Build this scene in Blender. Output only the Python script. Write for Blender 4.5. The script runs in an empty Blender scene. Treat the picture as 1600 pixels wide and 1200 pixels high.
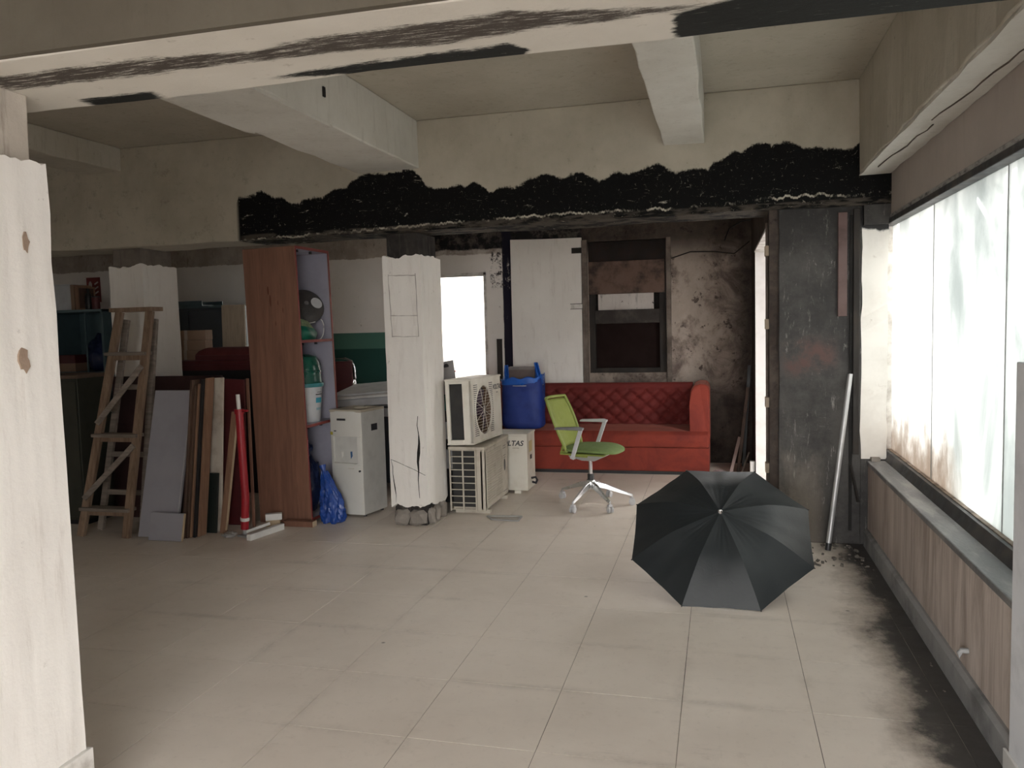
import bpy, bmesh, math, random
from mathutils import Vector, Matrix
random.seed(7)
R_ = math.radians
scene = bpy.context.scene
COL = scene.collection

# ------------------------------------------------------------------ camera
FPX = 1258.0
EYE = Vector((0.0, 0.0, 1.55))
def camera_rotation(vp=(1125, 497), roll=0.0265):
    Y = Vector((vp[0] - 800, -(vp[1] - 600), -FPX)).normalized()
    e = Vector((-math.sin(roll), math.cos(roll), 0)); k = Vector((0, 0, 1))
    Z = (e + k * (-(Y.dot(e)) / Y.dot(k))).normalized()
    X = Y.cross(Z)
    return Matrix((X, Y, Z))
CR = camera_rotation()
cam_data = bpy.data.cameras.new('camera')
cam_data.sensor_width = 36.0
cam_data.lens = FPX / 1600 * 36.0
cam_data.clip_start = 0.05
cam_data.clip_end = 300
cam = bpy.data.objects.new('camera', cam_data)
COL.objects.link(cam)
cam.matrix_world = Matrix.Translation(EYE) @ CR.to_4x4()
scene.camera = cam

# ------------------------------------------------------------------ sky and exposure
world = bpy.data.worlds.new('overcast_sky')
scene.world = world
world.use_nodes = True
wn = world.node_tree
bg = wn.nodes['Background']
bg.inputs['Color'].default_value = (1.0, 0.985, 0.965, 1)
bg.inputs['Strength'].default_value = 13.5
scene.view_settings.view_transform = 'Standard'
scene.view_settings.look = 'None'
scene.view_settings.gamma = 1.0
scene.view_settings.use_curve_mapping = False
scene.view_settings.exposure = 0.14
scene.cycles.max_bounces = 10
scene.cycles.diffuse_bounces = 6
scene.cycles.sample_clamp_indirect = 6.0

# ------------------------------------------------------------------ light portals in the real openings (sampling only)
def portal(name, loc, rot, sx, sy):
    l = bpy.data.lights.new(name, 'AREA')
    l.shape = 'RECTANGLE'; l.size = sx; l.size_y = sy
    l.cycles.is_portal = True
    o = bpy.data.objects.new(name, l); COL.objects.link(o)
    o.location = loc; o.rotation_euler = rot
portal('window_portal', (1.35, 4.1, 1.4), (0, R_(90), 0), 1.7, 3.9)
portal('shopfront_portal', (-0.12, -1.5, 1.2), (R_(90), 0, 0), 2.3, 2.6)
portal('back_door_portal', (-2.85, 9.2, 1.05), (R_(-90), 0, 0), 0.6, 2.2)
portal('side_door_portal', (0.75, 6.9, 1.05), (0, R_(90), 0), 2.2, 2.2)
portal('back_window_portal', (-5.3, 9.2, 1.6), (R_(-90), 0, 0), 0.8, 1.2)

# ------------------------------------------------------------------ node material helper
class G:
    def __init__(s, name):
        s.m = bpy.data.materials.new(name); s.m.use_nodes = True
        s.t = s.m.node_tree; s.n = s.t.nodes; s.l = s.t.links
        s.b = s.n['Principled BSDF']; s.out = s.n['Material Output']
        s._pos = None
    def link(s, a, sock):
        if isinstance(a, (int, float)): sock.default_value = a
        elif isinstance(a, (tuple, list)):
            if sock.type == 'RGBA': sock.default_value = (*a[:3], 1)
            else: sock.default_value = a[:3]
        else: s.l.new(a, sock)
    def pos(s):
        if s._pos is None: s._pos = s.n.new('ShaderNodeNewGeometry').outputs['Position']
        return s._pos
    def xyz(s):
        nd = s.n.new('ShaderNodeSeparateXYZ'); s.l.new(s.pos(), nd.inputs[0]); return nd.outputs
    def vec(s, scale=(1, 1, 1), loc=(0, 0, 0)):
        nd = s.n.new('ShaderNodeMapping'); s.l.new(s.pos(), nd.inputs['Vector'])
        nd.inputs['Scale'].default_value = scale; nd.inputs['Location'].default_value = loc
        return nd.outputs[0]
    def noise(s, scale, vec=None, detail=5, rough=0.55, dist=0.0):
        nd = s.n.new('ShaderNodeTexNoise'); s.l.new(vec if vec is not None else s.pos(), nd.inputs['Vector'])
        nd.inputs['Scale'].default_value = scale; nd.inputs['Detail'].default_value = detail
        nd.inputs['Roughness'].default_value = rough; nd.inputs['Distortion'].default_value = dist
        return nd.outputs['Fac']
    def voro(s, scale, vec=None, feature='F1', out='Distance'):
        nd = s.n.new('ShaderNodeTexVoronoi'); nd.feature = feature
        s.l.new(vec if vec is not None else s.pos(), nd.inputs['Vector']); nd.inputs['Scale'].default_value = scale
        return nd.outputs[out]
    def math(s, op, a, b=0.0, c=None):
        nd = s.n.new('ShaderNodeMath'); nd.operation = op
        s.link(a, nd.inputs[0]); s.link(b, nd.inputs[1])
        if c is not None: s.link(c, nd.inputs[2])
        return nd.outputs[0]
    def add(s, a, b): return s.math('ADD', a, b)
    def sub(s, a, b): return s.math('SUBTRACT', a, b)
    def mul(s, a, b): return s.math('MULTIPLY', a, b)
    def mx(s, a, b): return s.math('MAXIMUM', a, b)
    def step(s, v, lo, hi, a=0.0, b=1.0):
        nd = s.n.new('ShaderNodeMapRange'); nd.interpolation_type = 'SMOOTHSTEP'
        s.link(v, nd.inputs['Value']); nd.inputs['From Min'].default_value = lo; nd.inputs['From Max'].default_value = hi
        nd.inputs['To Min'].default_value = a; nd.inputs['To Max'].default_value = b
        return nd.outputs[0]
    def band(s, v, lo, hi, soft=0.01):
        return s.mul(s.step(v, lo - soft, lo + soft), s.step(v, hi - soft, hi + soft, 1.0, 0.0))
    def curve(s, x, pts):
        x0, x1 = pts[0][0], pts[-1][0]; vs = [p[1] for p in pts]; v0, v1 = min(vs), max(vs) + 1e-6
        mr = s.n.new('ShaderNodeMapRange'); s.link(x, mr.inputs['Value'])
        mr.inputs['From Min'].default_value = x0; mr.inputs['From Max'].default_value = x1
        cr = s.n.new('ShaderNodeValToRGB'); s.l.new(mr.outputs[0], cr.inputs[0])
        el = cr.color_ramp.elements
        for i, (px, pv) in enumerate(pts):
            q = (pv - v0) / (v1 - v0)
            e = el[0] if i == 0 else (el[len(el) - 1] if i == len(pts) - 1 else el.new((px - x0) / (x1 - x0)))
            e.color = (q, q, q, 1)
        return s.math('MULTIPLY_ADD', cr.outputs[0], v1 - v0, v0)
    def mix(s, f, a, b):
        nd = s.n.new('ShaderNodeMix'); nd.data_type = 'RGBA'
        s.link(f, nd.inputs[0]); s.link(a, nd.inputs[6]); s.link(b, nd.inputs[7])
        return nd.outputs[2]
    def bump(s, h, dist=0.01, strength=0.6):
        nd = s.n.new('ShaderNodeBump'); s.l.new(h, nd.inputs['Height'])
        nd.inputs['Distance'].default_value = dist; nd.inputs['Strength'].default_value = strength
        s.l.new(nd.outputs[0], s.b.inputs['Normal'])
    def done(s, col, rough=0.7, metal=0.0, spec=None):
        s.link(col, s.b.inputs['Base Color']); s.link(rough, s.b.inputs['Roughness']); s.link(metal, s.b.inputs['Metallic'])
        if spec is not None: s.b.inputs['Specular IOR Level'].default_value = spec
        return s.m

def simple(name, col, rough=0.6, metal=0.0, dirt=None, amount=0.5, scale=6.0, bump=0.0, bscale=40.0, stretch=(1, 1, 1), spec=None):
    """plain colour with blotchy wear of a second colour and a little relief"""
    g = G(name)
    dirt = dirt or tuple(c * 0.72 for c in col)
    v = g.vec(stretch)
    f = g.mul(g.step(g.noise(scale, v, 7, 0.62), 0.42, 0.72), amount)
    c = g.mix(f, col, dirt)
    if bump: g.bump(g.noise(bscale, v, 5), 0.004 * bump, 0.7)
    return g.done(c, g.step(g.noise(scale * 2, v), 0.3, 0.7, max(rough - 0.08, 0.02), min(rough + 0.08, 1)), metal, spec)

def woodmat(name, a, b, axis='z', rough=0.55, knots=True, scale=1.0):
    g = G(name)
    st = {'x': (0.6, 9, 9), 'y': (9, 0.6, 9), 'z': (9, 9, 0.6)}[axis]
    v = g.vec(tuple(q * scale for q in st))
    n1 = g.noise(2.2, v, 8, 0.65, 1.2)
    n2 = g.noise(9.0, v, 4, 0.6)
    c = g.mix(g.step(n1, 0.32, 0.68), a, b)
    c = g.mix(g.mul(g.step(n2, 0.5, 0.75), 0.45), c, tuple(q * 0.55 for q in a))
    c = g.mix(g.mul(g.step(g.noise(3.1, None, 5), 0.55, 0.75), 0.35), c, tuple(q * 0.6 for q in b))
    g.bump(n2, 0.0015, 0.5)
    return g.done(c, rough)

# ------------------------------------------------------------------ mesh helper
class MB:
    def __init__(s): s.v = []; s.f = []
    def add(s, vs, fs):
        o = len(s.v); s.v += [tuple(p) for p in vs]; s.f += [tuple(i + o for i in f) for f in fs]; return s
    def box(s, x0, x1, y0, y1, z0, z1, M=None):
        vs = [Vector((x, y, z)) for z in (z0, z1) for y in (y0, y1) for x in (x0, x1)]
        if M is not None: vs = [M @ p for p in vs]
        return s.add(vs, [(0, 2, 3, 1), (4, 5, 7, 6), (0, 1, 5, 4), (1, 3, 7, 5), (3, 2, 6, 7), (2, 0, 4, 6)])
    def hexa(s, p):   # 8 points: bottom ring 4 (ccw), top ring 4
        return s.add(p, [(3, 2, 1, 0), (4, 5, 6, 7), (0, 1, 5, 4), (1, 2, 6, 5), (2, 3, 7, 6), (3, 0, 4, 7)])
    def bar(s, p0, p1, w, t, up=(0, 0, 1)):
        p0, p1 = Vector(p0), Vector(p1); d = (p1 - p0).normalized(); u = Vector(up)
        if abs(d.dot(u)) > 0.98: u = Vector((0, 1, 0))
        a = d.cross(u).normalized() * (w / 2); b = a.cross(d).normalized() * (t / 2)
        return s.hexa([p0 - a - b, p0 + a - b, p0 + a + b, p0 - a + b, p1 - a - b, p1 + a - b, p1 + a + b, p1 - a + b])
    def tube(s, path, r, n=8, caps=True):
        path = [Vector(p) for p in path]; rs = r if isinstance(r, (list, tuple)) else [r] * len(path)
        o = len(s.v); ref = None
        for i, p in enumerate(path):
            d = (path[min(i + 1, len(path) - 1)] - path[max(i - 1, 0)]).normalized()
            if ref is None: ref = Vector((0, 0, 1)) if abs(d.z) < 0.9 else Vector((1, 0, 0))
            a = d.cross(ref).normalized(); b = d.cross(a).normalized(); ref = a.cross(d).normalized() * -1 if False else ref
            for k in range(n):
                an = 2 * math.pi * k / n; s.v.append(tuple(p + (a * math.cos(an) + b * math.sin(an)) * rs[i]))
        for i in range(len(path) - 1):
            for k in range(n):
                s.f.append((o + i * n + k, o + i * n + (k + 1) % n, o + (i + 1) * n + (k + 1) % n, o + (i + 1) * n + k))
        if caps:
            s.f.append(tuple(o + k for k in range(n))); e = o + (len(path) - 1) * n; s.f.append(tuple(e + k for k in reversed(range(n))))
        return s
    def lathe(s, prof, n=24, M=None, cap=True):
        o = len(s.v)
        for r, z in prof:
            for k in range(n):
                an = 2 * math.pi * k / n; p = Vector((r * math.cos(an), r * math.sin(an), z))
                s.v.append(tuple(M @ p if M is not None else p))
        for i in range(len(prof) - 1):
            for k in range(n):
                s.f.append((o + i * n + k, o + i * n + (k + 1) % n, o + (i + 1) * n + (k + 1) % n, o + (i + 1) * n + k))
        if cap:
            s.f.append(tuple(o + k for k in reversed(range(n)))); e = o + (len(prof) - 1) * n; s.f.append(tuple(e + k for k in range(n)))
        return s
    def grid(s, fn, nu, nv, wrap=False):
        o = len(s.v)
        for j in range(nv + 1):
            for i in range(nu + (0 if wrap else 1)): s.v.append(tuple(fn(i / nu, j / nv)))
        w = nu if wrap else nu + 1
        for j in range(nv):
            for i in range(nu):
                a = o + j * w + i; b = o + j * w + (i + 1) % w
                s.f.append((a, b, b + w, a + w))
        return s
    def prism(s, poly, axis, a, b):   # poly in the two other axes, extruded along axis
        n = len(poly)
        def P(q, h): return {'x': (h, q[0], q[1]), 'y': (q[0], h, q[1]), 'z': (q[0], q[1], h)}[axis]
        vs = [P(q, a) for q in poly] + [P(q, b) for q in poly]
        return s.add(vs, [tuple(range(n)), tuple(reversed(range(n, 2 * n)))] + [(i, i + n, (i + 1) % n + n, (i + 1) % n) for i in range(n)])
    def mesh(s, name, mat, origin=(0, 0, 0), smooth=None):
        me = bpy.data.meshes.new(name); ox, oy, oz = origin
        me.from_pydata([(x - ox, y - oy, z - oz) for x, y, z in s.v], [], s.f)
        bm = bmesh.new(); bm.from_mesh(me); bmesh.ops.recalc_face_normals(bm, faces=bm.faces); bm.to_mesh(me); bm.free()
        if mat is not None: me.materials.append(mat)
        if smooth is not None:
            for p in me.polygons: p.use_smooth = True
            me.set_sharp_from_angle(angle=R_(smooth))
        me.update()
        return me
    def build(s, name, mat, parent=None, smooth=None, bevel=0.0, seg=2, solid=0.0, subd=0, world=False, origin=None):
        og = (0, 0, 0)
        if origin is not None: og = origin
        if world and parent is not None: og = tuple(parent.location)
        o = bpy.data.objects.new(name, s.mesh(name, mat, og, smooth)); COL.objects.link(o)
        if parent is not None: o.parent = parent
        if origin is not None: o.location = origin
        if solid:
            m = o.modifiers.new('solid', 'SOLIDIFY'); m.thickness = solid; m.offset = 0
        if bevel:
            m = o.modifiers.new('bevel', 'BEVEL'); m.width = bevel; m.segments = seg; m.limit_method = 'ANGLE'; m.angle_limit = R_(35)
        if subd:
            m = o.modifiers.new('sub', 'SUBSURF'); m.levels = subd; m.render_levels = subd
        return o

def thing(name, label, cat, loc=(0, 0, 0), rotz=0.0, group=None, rot=None):
    o = bpy.data.objects.new(name, None); COL.objects.link(o)
    o.empty_display_size = 0.1
    o.location = loc; o.rotation_euler = rot or (0, 0, rotz)
    return tag(o, label, cat, group)
def tag(o, label, cat=None, group=None, kind=None):
    o['label'] = label
    if cat: o['category'] = cat
    if group: o['group'] = group
    if kind: o['kind'] = kind
    return o
def struct(o, label=None):
    o['kind'] = 'structure'
    if label: o['label'] = label
    return o
def stuff(o): o['kind'] = 'stuff'; return o
def link_mesh(name, me, parent=None, loc=(0, 0, 0), rot=(0, 0, 0), scale=(1, 1, 1)):
    o = bpy.data.objects.new(name, me); COL.objects.link(o); o.parent = parent
    o.location = loc; o.rotation_euler = rot; o.scale = scale
    return o
def lettering(name, text, size, mat, parent, loc, rot, depth=0.001, shear=0.0, sx=1.0):
    cu = bpy.data.curves.new(name, 'FONT'); cu.body = text; cu.size = size; cu.extrude = depth; cu.shear = shear
    cu.offset = size * 0.022; cu.align_x = 'CENTER'; cu.align_y = 'CENTER'
    tmp = bpy.data.objects.new(name, cu); COL.objects.link(tmp)
    dg = bpy.context.evaluated_depsgraph_get()
    me = bpy.data.meshes.new_from_object(tmp.evaluated_get(dg))
    bpy.data.objects.remove(tmp); bpy.data.curves.remove(cu)
    me.materials.clear(); me.materials.append(mat)
    return link_mesh(name, me, parent, loc, rot, (sx, 1, 1))

# ------------------------------------------------------------------ setting: dimensions
TILE = 0.5; TX0 = -0.16; TY0 = 0.235          # joints of the tile grid
SOFFIT = 2.26; SLAB = 3.06
YB0, YB1 = 5.70, 6.12                          # back beam
YW = 8.85                                      # back wall face
XR = 0.95                                      # dado face of the window wall
XG = 1.12                                      # window plane
YFRONT = -1.5; XL = -9.0

# ------------------------------------------------------------------ setting: materials
def m_tile():
    g = G('floor_tile')
    X, Y, Z = g.xyz()
    n = g.noise(1.3, None, 6, 0.6); f = g.noise(26, None, 6, 0.7)
    c = g.mix(g.step(n, 0.3, 0.7), (0.75, 0.675, 0.60), (0.66, 0.585, 0.515))
    c = g.mix(g.mul(g.step(f, 0.55, 0.75), 0.22), c, (0.34, 0.29, 0.24))
    # scuffs
    sc = g.noise(1.6, g.vec((1.0, 7.0, 1)), 9, 0.8, 1.2)
    c = g.mix(g.mul(g.step(sc, 0.58, 0.74), 0.30), c, (0.30, 0.255, 0.215))
    sd = g.noise(1.9, g.vec((6.0, 0.9, 1), (3, 1, 0)), 9, 0.8, 0.8)
    c = g.mix(g.mul(g.step(sd, 0.62, 0.72), 0.25), c, (0.24, 0.20, 0.17))
    sp = g.voro(2.1); c = g.mix(g.mul(g.step(sp, 0.012, 0.03, 1, 0), 0.7), c, (0.08, 0.07, 0.06))
    # grime smeared along the joints
    def near(c0, o):
        fr = g.math('FRACT', g.math('DIVIDE', g.add(g.sub(c0, o), g.add(10.0, g.mul(g.sub(g.noise(4.0), 0.5), 0.05))), TILE))
        return g.step(g.math('ABSOLUTE', g.sub(fr, 0.5)), 0.40, 0.50)
    jm = g.mul(near(Y, TY0), g.step(g.noise(1.1, g.vec((1, 1, 1), (5, 2, 0)), 8, 0.75), 0.47, 0.64))
    jx = g.mul(near(X, TX0), g.step(g.noise(1.3, g.vec((1, 1, 1), (9, 7, 0)), 8, 0.75), 0.50, 0.66))
    c = g.mix(g.mul(g.mx(jm, jx), 0.24), c, (0.22, 0.185, 0.155))
    bl = g.noise(5.5, None, 9, 0.8, 0.6)
    c = g.mix(g.mul(g.step(bl, 0.55, 0.70), 0.20), c, (0.30, 0.24, 0.19))
    # soot and wet dirt gathered along the window wall
    e = g.add(X, g.mul(g.sub(g.noise(2.6, g.vec((1, 0.8, 1)), 9, 0.72), 0.5), 0.62))
    e = g.add(e, g.mul(g.step(Y, 3.0, 5.0, 1, 0), 0.07))
    brown = g.step(e, 0.56, 0.76); dark = g.step(e, 0.72, 0.85)
    c = g.mix(g.mul(brown, 0.55), c, (0.17, 0.135, 0.105))
    c = g.mix(g.mul(dark, 0.9), c, (0.022, 0.022, 0.023))
    rg = g.step(g.noise(5, None, 6, 0.7), 0.3, 0.75, 0.34, 0.6)
    rg = g.add(rg, g.mul(brown, 0.25))
    g.bump(g.noise(3.0, None, 3), 0.002, 0.25)
    return g.done(c, rg)
def m_grout():
    g = G('floor_joint')
    n = g.noise(1.9, None, 7, 0.75)
    return g.done(g.mix(g.step(n, 0.40, 0.60), (0.32, 0.28, 0.24), (0.05, 0.04, 0.033)), 0.9)
def plasterish(name, a, b, dirt, amount=0.4, scale=2.0, bump=1.0):
    g = G(name)
    n = g.noise(scale, None, 8, 0.65)
    c = g.mix(g.step(n, 0.3, 0.7), a, b)
    st = g.noise(3.5, g.vec((6, 6, 0.8)), 7, 0.7)
    c = g.mix(g.mul(g.step(st, 0.52, 0.74), amount * 0.6), c, dirt)
    sp = g.noise(14, None, 9, 0.75)
    c = g.mix(g.mul(g.step(sp, 0.62, 0.72), amount), c, tuple(q * 0.5 for q in dirt))
    g.bump(g.noise(18, None, 8, 0.7), 0.006 * bump, 0.6)
    return g.done(c, 0.88, spec=0.25)
CONC = (0.40, 0.365, 0.305)
M_TILE = m_tile(); M_GROUT = m_grout()
M_SLAB = plasterish('ceiling_plaster', (0.46, 0.425, 0.355), (0.40, 0.365, 0.30), (0.20, 0.17, 0.13), 0.60)
M_BEAM = plasterish('beam_plaster', (0.50, 0.465, 0.40), (0.42, 0.385, 0.32), (0.20, 0.17, 0.135), 0.65)
M_BEAMW = plasterish('beam_soffit_whitewash', (0.62, 0.60, 0.55), (0.53, 0.505, 0.455), (0.28, 0.25, 0.205), 0.5)
M_WHITE = plasterish('white_wall_paint', (0.80, 0.77, 0.73), (0.74, 0.705, 0.665), (0.40, 0.34, 0.285), 0.5, 1.5, 0.6)
M_BARE = plasterish('bare_concrete', (0.22, 0.19, 0.165), (0.14, 0.12, 0.10), (0.07, 0.058, 0.048), 0.8, 5)
M_SOOTCONC = plasterish('sooted_concrete', (0.05, 0.044, 0.040), (0.018, 0.016, 0.016), (0.17, 0.145, 0.12), 0.7, 5)
M_SPECK = plasterish('speckled_plaster', (0.52, 0.47, 0.41), (0.44, 0.39, 0.335), (0.16, 0.11, 0.085), 0.9, 5)
M_STONE = plasterish('rubble_stone', (0.30, 0.27, 0.24), (0.22, 0.195, 0.17), (0.10, 0.09, 0.08), 0.6, 6)
M_BLACKGAP = simple('crack_black', (0.012, 0.011, 0.010), 0.95)
M_SKIRT = simple('grey_skirting', (0.30, 0.30, 0.30), 0.6, dirt=(0.12, 0.12, 0.12), amount=0.8, scale=4, bump=1)
M_SOOT = simple('sooty_wood', (0.018, 0.015, 0.013), 0.85, dirt=(0.055, 0.043, 0.035), amount=0.7, scale=8, bump=1, stretch=(1, 1, 0.4))

def black_brush(g, col, mask, streak=0.55):
    """brushed-on bituminous black paint with bare scratches"""
    sc = g.noise(9.0, g.vec((0.9, 1, 5.5)), 8, 0.8, 0.8)
    fl = g.noise(26, g.vec((1.6, 1, 1)), 9, 0.85, 1.0)
    m = g.mul(mask, g.mul(g.step(sc, 0.335, 0.38), g.step(fl, 0.36, 0.39)))
    return g.mix(m, col, (0.0085, 0.0085, 0.0085)), m
def m_backbeam():
    g = G('back_beam_face')
    X, Y, Z = g.xyz()
    n = g.noise(2.0, None, 8, 0.65)
    c = g.mix(g.step(n, 0.3, 0.7), (0.52, 0.48, 0.40), (0.42, 0.385, 0.315))
    c = g.mix(g.mul(g.step(g.noise(1.1, g.vec((1.4, 1, 0.7)), 7, 0.65), 0.48, 0.72), 0.4), c, (0.30, 0.265, 0.21))
    left = g.step(X, -4.6, -2.4, 1.0, 0.0)
    c = g.mix(g.mul(g.mul(g.step(g.noise(9, None, 9, 0.75), 0.54, 0.72), left), 0.6), c, (0.20, 0.18, 0.15))
    c = g.mix(g.mul(g.step(g.noise(16, None, 9, 0.75), 0.60, 0.70), 0.35), c, (0.22, 0.19, 0.15))
    pts = [(-3.72, 2.10), (-3.68, 2.60), (-3.59, 2.615), (-3.4, 2.612), (-3.21, 2.522), (-3.12, 2.531), (-2.85, 2.586), (-2.64, 2.68), (-2.4, 2.715), (-2.2, 2.705), (-2.10, 2.60), (-1.93, 2.549), (-1.73, 2.581), (-1.59, 2.512), (-1.44, 2.539), (-1.2, 2.59), (-0.93, 2.584), (-0.84, 2.543), (-0.7, 2.568), (-0.4, 2.607), (-0.27, 2.567), (-0.12, 2.556), (0.03, 2.601), (0.11, 2.666), (0.32, 2.70), (0.52, 2.676), (0.67, 2.622), (0.79, 2.613), (0.92, 2.69)]
    up = g.curve(X, pts)
    jit = g.add(g.add(g.mul(g.sub(g.math('ABSOLUTE', g.math('SINE', g.add(g.mul(X, 12.5), g.mul(g.noise(2.0), 9.0)))), 0.6), 0.035), g.mul(g.sub(g.noise(7, g.vec((1, 1, 1.5)), 8, 0.75), 0.5), 0.09)), g.mul(g.sub(g.noise(30, g.vec((2.5, 1, 0.6)), 6, 0.8), 0.5), 0.05))
    d = g.add(g.sub(up, Z), jit)
    mask = g.step(d, -0.006, 0.012)
    mask = g.mul(mask, g.step(X, -3.70, -3.66))
    # the bare strip low on the face, drips hanging into it
    lo = g.curve(X, [(-3.7, 2.30), (-2.2, 2.335), (-1.0, 2.36), (-0.3, 2.345), (0.3, 2.375), (0.6, 2.385), (0.92, 2.36)])
    drip = g.mul(g.noise(22, g.vec((1, 1, 0.06)), 4, 0.6), 0.075)
    dz = g.sub(Z, g.sub(lo, drip))
    gap = g.mul(g.step(dz, -0.014, -0.008), g.step(dz, 0.0, 0.006, 1, 0))
    gap = g.mul(gap, g.step(g.noise(2.6, g.vec((1, 1, 0.3)), 8, 0.8), 0.44, 0.56))
    mask = g.mul(mask, g.sub(1.0, gap))
    low = g.mul(g.step(Z, 2.295, 2.31, 1, 0), g.step(X, -3.7, -3.6))
    c, m = black_brush(g, c, mask)
    c = g.mix(g.mul(low, g.mul(g.step(g.noise(8, g.vec((1, 1, 4)), 6), 0.4, 0.6), 0.65)), c, (0.10, 0.085, 0.07))
    g.bump(g.noise(14, None, 8, 0.7), 0.006, 0.5)
    return g.done(c, 0.85, spec=0.08)
def m_frontsoffit():
    g = G('front_beam_soffit')
    X, Y, Z = g.xyz()
    c = g.mix(g.step(g.noise(2.4, None, 8, 0.6), 0.3, 0.7), (0.66, 0.63, 0.57), (0.59, 0.56, 0.50))
    c = g.mix(g.mul(g.step(g.noise(20, None, 9, 0.75), 0.60, 0.70), 0.5), c, (0.30, 0.26, 0.21))
    st = g.vec((1.2, 14, 1))
    wob = g.mul(g.sub(g.noise(4, g.vec((1, 2, 1)), 9, 0.8), 0.5), 0.12)
    fine = g.mul(g.sub(g.noise(9, st, 9, 0.85), 0.5), 0.11)
    def bandm(top, bot):
        t = g.curve(X, top); b = g.curve(X, bot)
        yy = g.add(g.add(Y, wob), fine)
        return g.mul(g.step(g.sub(yy, t), -0.01, 0.012), g.step(g.sub(b, yy), -0.01, 0.012))
    b1 = bandm([(-2.4, 1.80), (-1.9, 1.83), (-1.5, 1.85), (-1.14, 1.89), (-0.9, 1.86), (-0.7, 1.86), (-0.46, 1.84), (-0.28, 1.89), (-0.05, 1.94), (0.05, 2.0)],
               [(-2.4, 1.95), (-1.9, 1.945), (-1.58, 1.955), (-1.19, 1.955), (-0.97, 1.98), (-0.75, 2.0), (-0.49, 1.98), (-0.28, 1.965), (-0.05, 1.95), (0.05, 1.98)])
    b1 = g.mul(b1, g.step(g.noise(8, g.vec((1, 10, 1)), 9, 0.88), 0.40, 0.47))
    c = g.mix(g.mul(b1, 0.95), c, (0.040, 0.030, 0.024))
    b2 = bandm([(-1.25, 2.11), (-1.18, 2.085), (-0.77, 2.06), (-0.52, 2.05), (-0.47, 2.12)], [(-1.25, 2.10), (-1.18, 2.105), (-0.82, 2.2), (-0.54, 2.2), (-0.47, 2.11)])
    b2 = g.mul(b2, g.band(X, -1.25, -0.47, 0.02))
    b4 = g.mul(g.band(g.add(X, wob), -1.86, -1.62, 0.02), g.step(g.add(Y, fine), 2.075, 2.09))
    b3 = g.mul(g.step(g.add(X, g.mul(wob, 0.8)), -0.11, -0.095), g.step(g.add(Y, g.add(wob, g.mul(X, 0.35))), 1.925, 1.95))
    blk = g.mul(g.mx(g.mx(b2, b3), b4), g.step(g.noise(8, st, 9, 0.88), 0.33, 0.39))
    c = g.mix(blk, c, (0.010, 0.011, 0.010))
    g.bump(g.noise(16, None, 8, 0.7), 0.005, 0.5)
    return g.done(c, 0.75, spec=0.25)
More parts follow.
